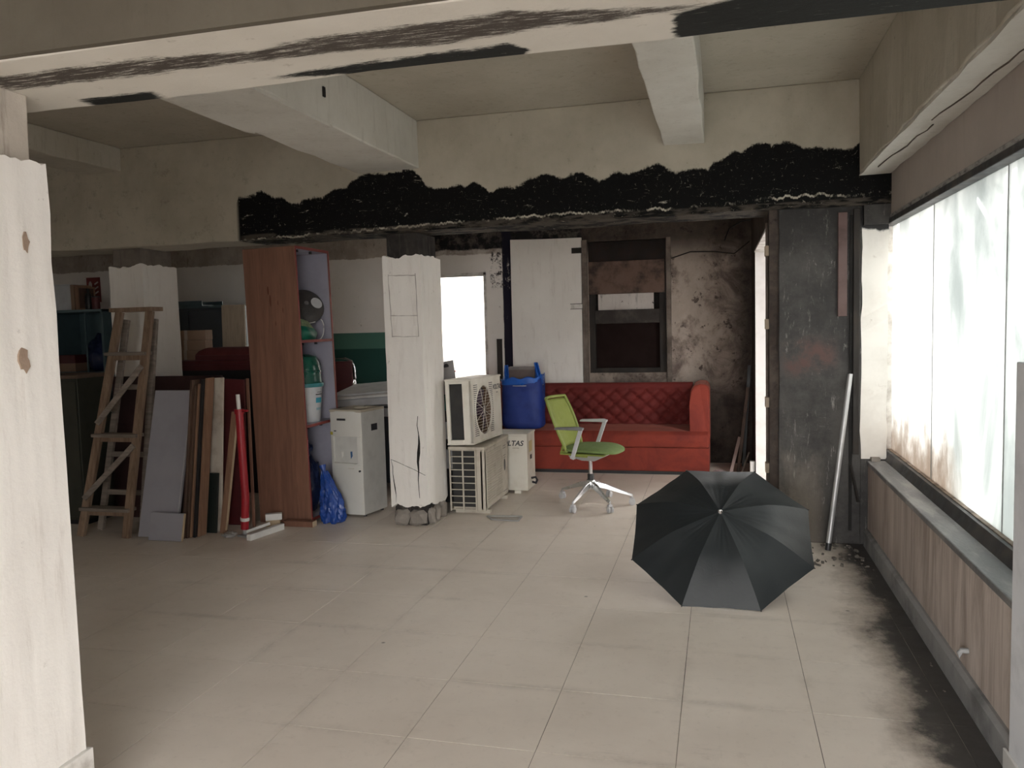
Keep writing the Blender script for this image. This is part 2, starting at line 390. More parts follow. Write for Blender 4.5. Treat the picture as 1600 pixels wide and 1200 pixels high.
def m_backwall():
    g = G('back_wall_paint')
    X, Y, Z = g.xyz()
    j = g.mul(g.sub(g.noise(5, None, 7, 0.7), 0.5), 0.09)
    Xj = g.add(X, j); Zj = g.add(Z, j)
    white = g.mix(g.step(g.noise(1.6, None, 7), 0.3, 0.7), (0.74, 0.70, 0.665), (0.66, 0.62, 0.58))
    white = g.mix(g.mul(g.step(g.noise(11, None, 9, 0.8), 0.62, 0.70), 0.6), white, (0.16, 0.13, 0.11))
    grey = g.mix(g.step(g.noise(3.5, None, 8, 0.7), 0.35, 0.65), (0.42, 0.365, 0.315), (0.30, 0.255, 0.215))
    grey = g.mix(g.mul(g.step(g.noise(9, g.vec((2, 1, 0.6)), 9, 0.8), 0.57, 0.66), 0.7), grey, (0.11, 0.09, 0.075))
    green = g.mix(g.step(Z, 1.295, 1.30), (0.022, 0.070, 0.058), (0.075, 0.175, 0.135))
    # burnt, peeling wall behind the sofa
    pn = g.noise(3.2, None, 10, 0.72, 0.6); pf = g.noise(12, None, 9, 0.75)
    peel = g.mix(g.step(pn, 0.36, 0.62), (0.13, 0.10, 0.085), (0.33, 0.27, 0.23))
    peel = g.mix(g.mul(g.step(pf, 0.56, 0.66), 0.85), peel, (0.035, 0.026, 0.022))
    peel = g.mix(g.mul(g.step(g.noise(2.0, g.vec((1, 1, 0.7)), 9, 0.65), 0.48, 0.56), 0.7), peel, (0.40, 0.335, 0.285))
    peel = g.mix(g.mul(g.step(g.noise(7.0, None, 9, 0.7), 0.60, 0.64), 0.85), peel, (0.05, 0.035, 0.03))
    top = g.step(Zj, 2.10, 2.46)
    low = g.step(g.add(Z, g.mul(j, 4)), 0.55, 1.15, 1, 0)
    rt = g.step(g.add(X, g.mul(j, 2)), 0.02, 0.30)
    char = g.mix(g.step(pf, 0.4, 0.7), (0.014, 0.011, 0.010), (0.05, 0.036, 0.029))
    peel = g.mix(g.mul(g.mx(g.mx(top, low), rt), 0.85), peel, char)
    soot = g.mix(g.step(g.noise(6, None, 9, 0.75), 0.45, 0.62), (0.014, 0.013, 0.014), (0.10, 0.085, 0.075))
    bare = g.mix(g.step(g.noise(7, None, 9, 0.7), 0.4, 0.6), (0.30, 0.25, 0.22), (0.48, 0.43, 0.385))
    upper = g.step(Zj, 2.355, 2.365)
    right = g.step(X, -3.42, -3.40)
    c = g.mix(upper, white, g.mix(right, grey, soot))
    c = g.mix(g.mul(right, g.band(Zj, 2.345, 2.40, 0.01)), c, bare)
    c = g.mix(g.mul(g.step(Z, 1.485, 1.49, 1, 0), g.step(X, -3.42, -3.40, 1, 0)), c, green)
    strip = g.band(g.add(X, g.mul(j, 0.25)), -2.375, -2.27, 0.006)
    c = g.mix(g.mul(strip, g.step(g.noise(9, g.vec((1, 1, 0.5)), 8, 0.8), 0.30, 0.42)), c, (0.014, 0.012, 0.022))
    c = g.mix(g.mul(g.band(g.add(X, g.mul(j, 0.5)), -2.52, -2.36, 0.012), g.mul(g.step(Zj, 1.93, 2.0), g.step(g.noise(12, None, 8, 0.8), 0.5, 0.58))), c, (0.05, 0.045, 0.045))
    c = g.mix(g.step(X, -1.47, -1.465), c, peel)
    g.bump(g.add(g.mul(pn, 0.6), g.mul(pf, 0.4)), 0.012, 0.5)
    return g.done(c, 0.85, spec=0.2)
def m_dado():
    g = G('streaked_dado')
    X, Y, Z = g.xyz()
    st = g.noise(1.0, g.vec((1, 7, 0.9)), 9, 0.72, 0.6)
    st2 = g.noise(1.0, g.vec((1, 46, 0.6)), 6, 0.7, 0.2)
    c = g.mix(g.step(st, 0.32, 0.66), (0.33, 0.27, 0.235), (0.60, 0.53, 0.485))
    c = g.mix(g.mul(g.step(st2, 0.52, 0.72), 0.45), c, (0.17, 0.125, 0.105))
    e = g.add(Z, g.mul(g.sub(g.noise(5, g.vec((1, 1.6, 0.7)), 9, 0.75), 0.5), 0.5))
    c = g.mix(g.mul(g.step(e, 0.55, 0.68), 0.85), c, (0.055, 0.04, 0.035))
    c = g.mix(g.mul(g.step(Y, 4.4, 5.7), 0.35), c, (0.20, 0.14, 0.115))
    g.bump(st2, 0.004, 0.4)
    return g.done(c, 0.7, spec=0.3)
def m_darkpier():
    g = G('sooty_pier')
    X, Y, Z = g.xyz()
    c = g.mix(g.step(g.noise(3, None, 8, 0.7), 0.35, 0.68), (0.022, 0.020, 0.019), (0.060, 0.056, 0.052))
    sc = g.noise(6, g.vec((5, 1, 0.9)), 9, 0.8, 0.5)
    c = g.mix(g.mul(g.step(sc, 0.57, 0.66), 0.75), c, (0.25, 0.235, 0.215))
    sc2 = g.noise(10, g.vec((1, 1, 6)), 9, 0.8, 0.4)
    c = g.mix(g.mul(g.step(sc2, 0.62, 0.69), 0.7), c, (0.30, 0.28, 0.26))
    red = g.mul(g.band(g.add(Z, g.mul(g.noise(4, None, 6), 0.3)), 1.32, 1.52, 0.06), g.band(X, 0.42, 0.74, 0.05))
    c = g.mix(g.mul(g.mul(red, g.step(g.noise(6, None, 9, 0.75), 0.40, 0.62)), 0.8), c, (0.095, 0.045, 0.038))
    base = g.mul(g.step(g.add(Z, g.mul(g.sub(g.noise(4, g.vec((2, 1, 0.8)), 8, 0.7), 0.5), 1.2)), 0.2, 0.75, 1, 0), g.step(X, 0.60, 0.72, 1, 0))
    c = g.mix(g.mul(base, 0.6), c, (0.20, 0.17, 0.14))
    g.bump(g.noise(12, None, 8, 0.75), 0.008, 0.6)
    return g.done(c, 0.6, spec=0.35)
def m_pilaster():
    g = G('chipped_white_pilaster')
    X, Y, Z = g.xyz()
    c = g.mix(g.step(g.noise(3, None, 8, 0.65), 0.35, 0.7), (0.82, 0.79, 0.74), (0.70, 0.66, 0.61))
    c = g.mix(g.mul(g.step(g.noise(9, None, 9, 0.75), 0.60, 0.70), 0.5), c, (0.33, 0.27, 0.21))
    c = g.mix(g.mul(g.step(g.add(Z, g.mul(g.noise(6, None, 6), 0.15)), 2.165, 2.185), 1.0), c, (0.018, 0.017, 0.018))
    return g.done(c, 0.8)
M_BACKBEAM = m_backbeam(); M_FRONTSOFFIT = m_frontsoffit(); M_BACKWALL = m_backwall(); M_DADO = m_dado(); M_PIER = m_darkpier(); M_PILASTER = m_pilaster()
M_LEDGE = simple('dusty_ledge', (0.13, 0.13, 0.135), 0.5, dirt=(0.40, 0.385, 0.37), amount=0.8, scale=3.2, stretch=(3, 0.8, 1), bump=1)
M_LEDGEBLACK = simple('black_window_rebate', (0.022, 0.023, 0.026), 0.5, dirt=(0.14, 0.12, 0.10), amount=0.6, scale=9)
M_HEADER = plasterish('window_header_board', (0.46, 0.41, 0.375), (0.40, 0.355, 0.325), (0.24, 0.20, 0.175), 0.35, 1.2, 0.4)
M_FRAMEWHITE = simple('old_white_frame', (0.66, 0.635, 0.60), 0.55, dirt=(0.22, 0.18, 0.15), amount=0.7, scale=9)
M_PAVE = simple('outdoor_pavement', (0.36, 0.35, 0.34), 0.85, scale=1.5)
def m_glass():
    g = G('milky_dirty_glass')
    X, Y, Z = g.xyz()
    n = g.add(g.noise(1.4, g.vec((1, 1, 0.45)), 8, 0.7, 0.8), g.step(Y, 4.3, 4.9, 0.10, -0.12))
    dirt = g.mul(g.step(g.add(Z, g.mul(g.sub(g.noise(4.5, g.vec((1, 1.2, 0.8)), 9, 0.75), 0.5), 0.9)), 0.62, 1.02, 1.0, 0.0), g.step(Y, 4.1, 4.6))
    streak = g.step(g.noise(1.0, g.vec((1, 30, 0.25)), 6, 0.7), 0.55, 0.8)
    col = g.mix(g.mul(streak, 0.15), g.mix(g.step(n, 0.3, 0.7), (0.72, 0.73, 0.72), (0.34, 0.36, 0.355)), (0.26, 0.28, 0.28))
    col = g.mix(g.mul(dirt, 0.75), col, (0.22, 0.17, 0.13))
    def seg(y0, z0, y1, z1, w):
        L = math.hypot(y1 - y0, z1 - z0); ux, uz = (y1 - y0) / L, (z1 - z0) / L
        dy = g.sub(Y, y0); dz = g.sub(Z, z0)
        t = g.add(g.mul(dy, ux), g.mul(dz, uz)); d = g.math('ABSOLUTE', g.add(g.mul(dy, -uz), g.mul(dz, ux)))
        d = g.add(d, g.mul(g.math('ABSOLUTE', g.sub(t, L / 2)), 0.02))
        return g.mul(g.band(t, 0, L, 0.01), g.step(d, w * 0.5, w, 1, 0))
    scr = g.mx(seg(4.07, 2.05, 3.95, 1.97, 0.016), seg(3.95, 1.975, 3.71, 1.73, 0.012))
    col = g.mix(scr, col, (0.95, 0.95, 0.95))
    tl = g.n.new('ShaderNodeBsdfTranslucent'); g.link(col, tl.inputs['Color'])
    tp = g.n.new('ShaderNodeBsdfTransparent'); g.link(col, tp.inputs['Color'])
    df = g.n.new('ShaderNodeBsdfDiffuse'); g.link(col, df.inputs['Color'])
    gl = g.n.new('ShaderNodeBsdfGlossy'); gl.inputs['Roughness'].default_value = 0.12
    m1 = g.n.new('ShaderNodeMixShader'); g.link(g.step(n, 0.35, 0.62, 0.45, 0.85), m1.inputs[0]); g.l.new(tp.outputs[0], m1.inputs[1]); g.l.new(tl.outputs[0], m1.inputs[2])
    m2 = g.n.new('ShaderNodeMixShader'); m2.inputs[0].default_value = 0.12; g.l.new(m1.outputs[0], m2.inputs[1]); g.l.new(df.outputs[0], m2.inputs[2])
    m3 = g.n.new('ShaderNodeMixShader'); m3.inputs[0].default_value = 0.04; g.l.new(m2.outputs[0], m3.inputs[1]); g.l.new(gl.outputs[0], m3.inputs[2])
    g.l.new(m3.outputs[0], g.out.inputs['Surface'])
    return g.m
M_GLASS = m_glass()

# ------------------------------------------------------------------ setting: floor
floor = struct(MB().box(XL, 1.4, YFRONT, YW + 0.25, -0.20, -0.003).build('floor', M_GROUT), 'pale square-tiled floor with dark dirt along the window wall')
def project(p):
    c = CR.transposed() @ (Vector(p) - EYE)
    if c.z > -0.1: return None
    return 800 + FPX * c.x / -c.z, 600 - FPX * c.y / -c.z
cells = []
for i in range(-18, 3):
    for j in range(-5, 18):
        x0 = TX0 + i * TILE; y0 = TY0 + j * TILE
        x1 = min(x0 + TILE, XR + 0.02); y1 = min(y0 + TILE, YW)
        x0 = max(x0, XL); y0 = max(y0, YFRONT)
        if x1 - x0 < 0.03 or y1 - y0 < 0.03: continue
        seen = False
        for a in (x0, (x0 + x1) / 2, x1):
            for b in (y0, (y0 + y1) / 2, y1):
                q = project((a, b, 0))
                if q and 60 < q[0] < 1620 and 400 < q[1] < 1240: seen = True
        cells.append((not seen, math.hypot((x0 + x1) / 2, (y0 + y1) / 2), x0, x1, y0, y1))
cells.sort()
tile_mesh = {}
rest = MB(); GAP = 0.0014
for k, (unseen, d, x0, x1, y0, y1) in enumerate(cells):
    if unseen or k >= 290:
        rest.box(x0 + GAP, x1 - GAP, y0 + GAP, y1 - GAP, -0.02, 0); continue
    key = (round(x1 - x0, 3), round(y1 - y0, 3))
    if key not in tile_mesh:
        w, h = key
        tile_mesh[key] = MB().box(-w / 2 + GAP, w / 2 - GAP, -h / 2 + GAP, h / 2 - GAP, -0.02, 0).mesh('tile', M_TILE)
    link_mesh('tile', tile_mesh[key], floor, ((x0 + x1) / 2, (y0 + y1) / 2, random.uniform(-0.0006, 0)), (random.uniform(-.0004, .0004), random.uniform(-.0004, .0004), 0))
stuff(rest.build('remaining_tiles', M_TILE, floor))

# ------------------------------------------------------------------ setting: ceiling and beams
struct(MB().box(XL, 1.5, YFRONT, YW + 0.25, SLAB, SLAB + 0.2).build('ceiling', M_SLAB), 'bare plastered concrete ceiling between the beams')
def rough_box(x0, x1, y0, y1, z0, z1, n=14, amp=0.006, axis=0):
    """a box whose long edges wander a little, like hand-plastered concrete"""
    m = MB()
    rings = []
    for i in range(n + 1):
        t = i / n
        j = lambda: random.uniform(-amp, amp)
        if axis == 0:
            x = x0 + (x1 - x0) * t
            rings.append([(x, y0 + j(), z0 + j()), (x, y1 + j(), z0 + j()), (x, y1, z1), (x, y0, z1)])
        elif axis == 1:
            y = y0 + (y1 - y0) * t
            rings.append([(x0 + j(), y, z0 + j()), (x1 + j(), y, z0 + j()), (x1, y, z1), (x0, y, z1)])
        else:
            z = z0 + (z1 - z0) * t
            rings.append([(x0 + j(), y0 + j(), z), (x1 + j(), y0 + j(), z), (x1 + j(), y1 + j(), z), (x0 + j(), y1 + j(), z)])
    for r in rings: m.v += r
    for i in range(n):
        for k in range(4): m.f.append((4 * i + k, 4 * i + (k + 1) % 4, 4 * i + 4 + (k + 1) % 4, 4 * i + 4 + k))
    m.f.append((0, 1, 2, 3)); e = 4 * n; m.f.append((e + 3, e + 2, e + 1, e))
    return m
# back beam: painted face, soffit
bb = struct(rough_box(XL, 1.10, YB0, YB1, SOFFIT, SLAB, 40, 0.006).build('back_beam', M_BACKBEAM, bevel=0.008), 'deep concrete beam daubed with ragged black paint')
fb = struct(rough_box(XL, 1.4, 1.745, 2.15, SOFFIT, SLAB, 40, 0.006).build('front_beam', M_FRONTSOFFIT, bevel=0.006), 'nearest concrete beam overhead with black brush streaks on white')
M_FBFACE = plasterish('front_beam_face', (0.125, 0.11, 0.086), (0.10, 0.086, 0.066), (0.06, 0.05, 0.038), 0.4)
MB().box(XL, 1.4, 1.722, 1.744, SOFFIT + 0.004, SLAB).build('cement_render', M_FBFACE, fb)
# beams running away from the camera
struct(rough_box(-2.65, -2.15, 2.15, YB0, 2.71, SLAB, 16, 0.006, 1).build('ceiling_beam', M_BEAMW, bevel=0.01), 'broad whitewashed ceiling beam above the brick-footed pillar')
bA = bpy.data.objects['ceiling_beam']
m = MB(); n = 16; xs_ = [-2.655 + 0.51 * i / n for i in range(n + 1)]
ye = [4.25 + 0.05 * (i / n) + random.uniform(-0.05, 0.05) for i in range(n + 1)]
for i in range(n + 1): m.v += [(xs_[i], 2.16, 2.696), (xs_[i], ye[i], 2.696), (xs_[i], ye[i], 2.712), (xs_[i], 2.16, 2.712)]
for i in range(n):
    for k in range(4): m.f.append((4 * i + k, 4 * i + (k + 1) % 4, 4 * i + 4 + (k + 1) % 4, 4 * i + 4 + k))
m.f += [(0, 1, 2, 3), (4 * n + 3, 4 * n + 2, 4 * n + 1, 4 * n)]
m.build('plaster_coat', M_BEAMW, bA)
MB().box(-2.152, -2.144, 4.225, 4.25, 2.85, 2.905).build('conduit_slot', M_BLACKGAP, bA)
struct(rough_box(-0.36, -0.095, 2.15, YB0, 2.73, SLAB, 16, 0.005, 1).build('ceiling_beam', M_BEAMW, bevel=0.008), 'narrow whitewashed ceiling beam near the window wall')
struct(rough_box(-5.1, -4.73, 2.15, YB0, 2.87, SLAB, 16, 0.005, 1).build('ceiling_beam', M_BEAM, bevel=0.008), 'shallow ceiling beam above the stepladder')
struct(rough_box(0.875, 1.07, 2.15, YB0, 2.46, SLAB, 24, 0.008, 1).build('ceiling_beam', M_BEAM, bevel=0.008), 'cracked edge beam running above the shop window')
bR = bpy.data.objects['ceiling_beam.003']
rough_box(0.882, 1.066, 2.16, 5.69, 2.445, 2.462, 24, 0.005, 1).build('plaster_coat', M_BEAMW, bR)
M_HAIR = simple('hairline_crack', (0.10, 0.08, 0.065), 0.95)
for a_, b_ in (((0.94, 5.4), (0.99, 4.3)), ((0.96, 4.2), (1.03, 3.1)), ((1.03, 3.1), (1.05, 2.4))):
    crack_later = globals().setdefault('CRACKS', []); crack_later.append((a_, b_))
struct(rough_box(0.60, 1.4, 2.152, 2.24, SOFFIT + 0.02, SLAB, 6, 0.004, 0).build('beam_bracket_wall', M_BEAM), 'plaster haunch where the front beam meets the window wall') if False else None

# ------------------------------------------------------------------ setting: pillars
def pillar(name, x0, x1, y0, y1, label, ztop, ragged_bottom, core):
    p = rough_box(x0 + 0.025, x1 - 0.025, y0 + 0.025, y1 - 0.025, 0.0, SOFFIT, 10, 0.006, 2).build(name, core, bevel=0.006)
    struct(p, label)
    # plaster coat with broken upper and lower edges, all the way round
    per = []
    N = 18
    for a, b in (((x0, y0), (x1, y0)), ((x1, y0), (x1, y1)), ((x1, y1), (x0, y1)), ((x0, y1), (x0, y0))):
        for i in range(N): per.append((a[0] + (b[0] - a[0]) * i / N, a[1] + (b[1] - a[1]) * i / N))
    n = len(per)
    NV = 14
    rnd = random.Random(3 + int(abs(x0) * 100))
    zb = []; zt = []
    cur = ragged_bottom; ct = ztop
    for i in range(n):
        cur += rnd.uniform(-0.018, 0.018); cur += (ragged_bottom - cur) * 0.15
        ct += rnd.uniform(-0.012, 0.012); ct += (ztop - ct) * 0.2
        zb.append(max(cur, 0.0) if ragged_bottom > 0.01 else 0.0); zt.append(min(ct, SOFFIT - 0.01))
    m = MB()
    for j in range(NV + 1):
        for i in range(n):
            t = j / NV
            mid = 0.35 < t < 0.92
            x, y = per[i]
            m.v.append((x + rnd.uniform(-0.0025, 0.0025), y + rnd.uniform(-0.0025, 0.0025), zb[i] + (zt[i] - zb[i]) * t))
    inner = len(m.v)
    cx, cy = (x0 + x1) / 2, (y0 + y1) / 2
    for zz in (zb, zt):
        for i in range(n):
            x, y = per[i]; m.v.append((cx + (x - cx) * 0.86, cy + (y - cy) * 0.86, zz[i]))
    for j in range(NV):
        for i in range(n):
            a = j * n + i; b = j * n + (i + 1) % n; m.f.append((a, b, b + n, a + n))
    for i in range(n):
        k = (i + 1) % n
        m.f.append((i, inner + i, inner + k, k)); m.f.append((NV * n + i, NV * n + k, inner + n + k, inner + n + i))
    m.build('plaster_coat', M_WHITE, p, smooth=40)
    return p
def crack(parent, pts, widths, normal, mat=M_BLACKGAP):
    """a split in the plaster: thin dark sliver following the crack"""
    m = MB(); nrm = Vector(normal); pts = [Vector(p) for p in pts]
    for i, p in enumerate(pts):
        d = (pts[min(i + 1, len(pts) - 1)] - pts[max(i - 1, 0)]).normalized(); s = d.cross(nrm).normalized() * widths[i] / 2
        for o in (-s, s):
            m.v.append(tuple(p + o + nrm * 0.0028)); m.v.append(tuple(p + o - nrm * 0.004))
    for i in range(len(pts) - 1):
        a = 4 * i; b = a + 4
        m.f += [(a, a + 2, b + 2, b), (a, b, b + 1, a + 1), (a + 2, a + 3, b + 3, b + 2)]
    return m.build('crack', mat, parent)
def wander(p0, p1, n, amp, ax):
    p0, p1 = Vector(p0), Vector(p1); out = []
    for i in range(n + 1):
        q = p0.lerp(p1, i / n); q[ax] += random.uniform(-amp, amp) if 0 < i < n else 0; out.append(q)
    return out
for a_, b_ in CRACKS:
    w = wander((a_[0], a_[1], 2.443), (b_[0], b_[1], 2.443), 9, 0.012, 0)
    crack(bR, w, [random.uniform(0.002, 0.005) for _ in w], (0, 0, -1), M_HAIR)
mid = pillar('pillar', -2.50, -2.19, 5.775, 6.22, 'white plastered pillar with cracked foot beside the outdoor units', 2.09, 0.14, M_SOOTCONC)
w = wander((-2.255, 5.775, 0.86), (-2.262, 5.775, 0.22), 9, 0.008, 0)
crack(mid, w, [0.003, 0.004, 0.006, 0.016, 0.026, 0.018, 0.010, 0.006, 0.004, 0.002], (0, -1, 0))
w = wander((-2.49, 5.775, 0.52), (-2.46, 5.775, 0.18), 6, 0.01, 0); crack(mid, w, [0.002, 0.004, 0.004, 0.006, 0.008, 0.003, 0.001], (0, -1, 0))
w = wander((-2.49, 5.775, 0.52), (-2.21, 5.775, 0.40), 6, 0.012, 2); crack(mid, w, [0.003, 0.003, 0.002, 0.003, 0.002, 0.003, 0.002], (0, -1, 0))
M_PENCIL = simple('smudged_grey_line', (0.42, 0.385, 0.36), 0.9)
for p0, p1 in (((-2.455, 1.94), (-2.235, 1.935)), ((-2.45, 1.635), (-2.225, 1.63)), ((-2.435, 1.475), (-2.225, 1.47)), ((-2.455, 1.95), (-2.44, 1.47)), ((-2.235, 1.95), (-2.225, 1.47))):
    w = wander((p0[0], 5.775, p0[1]), (p1[0], 5.775, p1[1]), 7, 0.002, 2 if abs(p0[1] - p1[1]) < 0.1 else 0)
    crack(mid, w, [random.uniform(0.003, 0.008) for _ in w], (0, -1, 0), M_PENCIL)
# stones showing under the broken plaster
def stone(parent, c, r, seed):
    rnd = random.Random(seed); bm = bmesh.new(); bmesh.ops.create_icosphere(bm, subdivisions=2, radius=1)
    for v in bm.verts:
        k = 1 + rnd.uniform(-0.16, 0.16); q = [max(-0.82, min(0.82, t)) for t in v.co]
        v.co = Vector((q[0] * r[0] * k, q[1] * r[1] * k, q[2] * r[2] * k))
    me = bpy.data.meshes.new('stone'); bm.to_mesh(me); bm.free(); me.materials.append(M_STONE)
    return link_mesh('stone', me, parent, c)
for i, (c, r) in enumerate([((-2.42, 5.80, 0.06), (0.075, 0.05, 0.075)), ((-2.29, 5.80, 0.06), (0.085, 0.05, 0.072)), ((-2.205, 5.86, 0.06), (0.04, 0.05, 0.075)), ((-2.20, 5.98, 0.06), (0.04, 0.05, 0.08)), ((-2.20, 6.10, 0.06), (0.04, 0.06, 0.08))]): stone(mid, c, r, i)
left2 = pillar('pillar', -4.985, -4.655, 5.775, 6.22, 'white plastered pillar behind the wooden stepladder', 2.11, 0.05, M_BARE)
near = pillar('pillar', -2.40, -1.95, 1.70, 2.03, 'nearest white plastered pillar at the edge of the picture', 2.06, 0.0, M_SPECK)
MB().box(-2.42, -1.935, 1.685, 2.045, 0, 0.245).build('skirting_tile', M_FRAMEWHITE, near, bevel=0.003)
M_CHIP = simple('exposed_plaster_patch', (0.32, 0.23, 0.17), 0.9, bump=1)
def patch(parent, c, r, normal, seed):
    rnd = random.Random(seed); m = MB(); n = 14; nrm = Vector(normal)
    u = Vector((0, 0, 1)); s_ = nrm.cross(u)
    top = []; 
    for k in range(n):
        a = 2 * math.pi * k / n; q = rnd.uniform(0.65, 1.15)
        top.append(Vector(c) + s_ * (r[0] * q * math.cos(a)) + u * (r[1] * q * math.sin(a)))
    m.v = [tuple(p + nrm * 0.0032) for p in top] + [tuple(p - nrm * 0.003) for p in top]
    m.f = [tuple(range(n))] + [(i, (i + 1) % n, (i + 1) % n + n, i + n) for i in range(n)]
    return m.build('chipped_patch', M_CHIP, parent)
patch(near, (-1.95, 1.935, 1.825), (0.013, 0.03), (1, 0, 0), 3)
patch(near, (-1.95, 1.90, 1.48), (0.02, 0.035), (1, 0, 0), 5)

# ------------------------------------------------------------------ setting: back wall with its door, window and niche
def wall_with_holes(name, mat, axis, face, back, a0, a1, z0, z1, holes, label):
    """holes: (a0,a1,z0,z1); pieces joined round the openings"""
    m = MB()
    xs = sorted({a0, a1, *[h[0] for h in holes], *[h[1] for h in holes]}); zs = sorted({z0, z1, *[h[2] for h in holes], *[h[3] for h in holes]})
    for i in range(len(xs) - 1):
        for j in range(len(zs) - 1):
            cx, cz = (xs[i] + xs[i + 1]) / 2, (zs[j] + zs[j + 1]) / 2
            if any(h[0] < cx < h[1] and h[2] < cz < h[3] for h in holes): continue
            if axis == 'y': m.box(xs[i], xs[i + 1], face, back, zs[j], zs[j + 1])
            else: m.box(face, back, xs[i], xs[i + 1], zs[j], zs[j + 1])
    return struct(m.build(name, mat), label)
wb = wall_with_holes('wall_back', M_BACKWALL, 'y', YW, YW + 0.2, XL, 0.55, 0, SLAB,
                     [(-3.22, -2.60, 0, 2.11), (-5.66, -5.05, 1.0, 2.11), (-1.40, -0.56, 0.98, 2.42)], 'stained back wall with white, green and burnt peeling areas')
# white board wall covering panel
wp = MB().prism([(-2.275, 0.02), (-1.475, 0.02), (-1.47, 2.30), (-1.465, 2.47), (-1.9, 2.475), (-2.27, 2.485)], 'y', YW - 0.028, YW - 0.001).build('wall_panel', M_WHITE, wb, bevel=0.004)
for z, ln in ((2.33, 0.15), (1.72, 0.17)):
    MB().box(-1.465 - ln + 0.04, -1.43, YW - 0.036, YW - 0.029, z - 0.03, z + 0.03).build('hinge_strap', M_SOOT if z > 2 else M_FRAMEWHITE, wb, bevel=0.002)
    if z < 2:
        for dz in (-0.028, 0.028): MB().box(-1.6, -1.43, YW - 0.0375, YW - 0.0355, z + dz - 0.003, z + dz + 0.003).build('strap_edge', M_SOOT, wb)
M_JAMBPLASTER = plasterish('burnt_jamb', (0.20, 0.165, 0.14), (0.09, 0.072, 0.06), (0.03, 0.025, 0.02), 0.9, 5)
MB().box(-1.465, -1.405, YW - 0.04, YW - 0.001, 0.3, 2.44).build('jamb_strip', M_JAMBPLASTER, wb, bevel=0.006)
MB().box(-0.555, -0.505, YW - 0.03, YW - 0.001, 0.3, 2.43).build('jamb_strip', M_JAMBPLASTER, wb, bevel=0.006)
M_CHAR = simple('charred_board', (0.010, 0.0065, 0.0055), 0.9, dirt=(0.028, 0.017, 0.013), amount=0.8, scale=5, bump=1)
M_BURNTBROWN = simple('scorched_brown_board', (0.13, 0.08, 0.06), 0.85, dirt=(0.025, 0.016, 0.013), amount=1.0, scale=5, bump=1)
niche = struct(MB().box(-1.42, -0.54, YW + 0.16, YW + 0.19, 0.96, 2.44).build('window_1', M_CHAR), 'burnt boarded-up window niche above the red sofa')
MB().box(-1.40, -0.56, YW + 0.03, YW + 0.06, 2.19, 2.415).build('board', M_CHAR, niche, bevel=0.004)
MB().box(-1.40, -0.575, YW + 0.0, YW + 0.03, 1.845, 2.20).build('board', M_BURNTBROWN, niche, bevel=0.004)
MB().box(-1.31, -0.70, YW + 0.10, YW + 0.12, 1.66, 1.86).build('board', plasterish('smoked_white_board', (0.60, 0.55, 0.51), (0.5, 0.45, 0.42), (0.03, 0.02, 0.02), 1.6, 3), niche, bevel=0.003)
MB().box(-1.36, -0.60, YW + 0.04, YW + 0.09, 1.52, 1.67).build('crossrail', simple('scorched_rail', (0.028, 0.022, 0.019), 0.85, dirt=(0.10, 0.085, 0.075), amount=0.6, scale=9, bump=1), niche, bevel=0.005)
for x in (-1.37, -0.60):
    MB().box(x - 0.035, x + 0.035, YW + 0.035, YW + 0.10, 0.98, 2.19).build('stile', M_SOOT, niche, bevel=0.005)
MB().box(-1.335, -0.635, YW + 0.04, YW + 0.10, 0.98, 1.03).build('bottom_rail', M_SOOT, niche, bevel=0.005)
MB().box(-1.335, -0.635, YW + 0.10, YW + 0.115, 1.03, 1.52).build('dark_pane', simple('near_black_pane', (0.016, 0.009, 0.008), 0.9, spec=0.1), niche)  # near-black brown pane across the lower niche opening
d1 = struct(MB().box(-3.25, -3.22, YW - 0.012, YW + 0.2, 0, 2.14).build('door_1', M_FRAMEWHITE), 'open doorway in the back wall, bright daylight beyond')
MB().box(-2.60, -2.57, YW - 0.012, YW + 0.2, 0, 2.14).build('frame_jamb', M_FRAMEWHITE, d1)
MB().box(-3.25, -2.57, YW - 0.012, YW + 0.2, 2.11, 2.14).build('frame_head', M_FRAMEWHITE, d1)
MB().box(-2.46, -2.40, YW - 0.02, YW - 0.001, 0.4, 1.38).build('conduit_chase', M_SOOT, wb)

# ------------------------------------------------------------------ setting: side wall with doorway, sooty pier
sw = wall_with_holes('wall_side', M_BACKWALL, 'x', 0.325, 0.44, YB0 + 0.06, YW, 0, SLAB, [(5.98, 7.95, 0, 2.17)], 'side wall with a doorway beyond the black pier')
M_JAMB = simple('white_door_jamb', (0.84, 0.82, 0.81), 0.6, dirt=(0.6, 0.56, 0.53), amount=0.4)
d2 = struct(MB().box(0.322, 0.44, 7.935, 7.95, 0, 2.17).build('door_2', M_JAMB), 'narrow view of an open doorway with a bright white jamb')
MB().box(0.315, 0.445, 5.98, 7.95, 2.155, 2.175).build('frame_head', M_FRAMEWHITE, d2)
MB().box(0.312, 0.33, 5.92, 5.98, 0, 2.2).build('frame_jamb', M_JAMBPLASTER, d2)
for z in (2.0, 1.50, 0.96, 0.50):
    MB().box(0.300, 0.40, 5.80, 5.88, z - 0.035, z + 0.035).build('fixing_block', simple('pale_wood_block', (0.42, 0.34, 0.25), 0.7), d2, bevel=0.004)
pier = struct(rough_box(0.385, 0.905, 5.745, 5.98, 0, SOFFIT + 0.01, 12, 0.004, 2).build('wall_pier', M_PIER, bevel=0.006), 'soot-blackened wall pier beside the window')
rough_box(0.33, 0.372, 5.78, 5.95, 0, SOFFIT, 14, 0.008, 2).build('jamb_post', M_SOOT, pier)
MB().box(0.755, 0.812, 5.715, 5.745, 1.54, 2.22).build('batten', simple('brown_batten', (0.11, 0.065, 0.058), 0.65, dirt=(0.05, 0.03, 0.026), amount=0.6), pier, bevel=0.003)
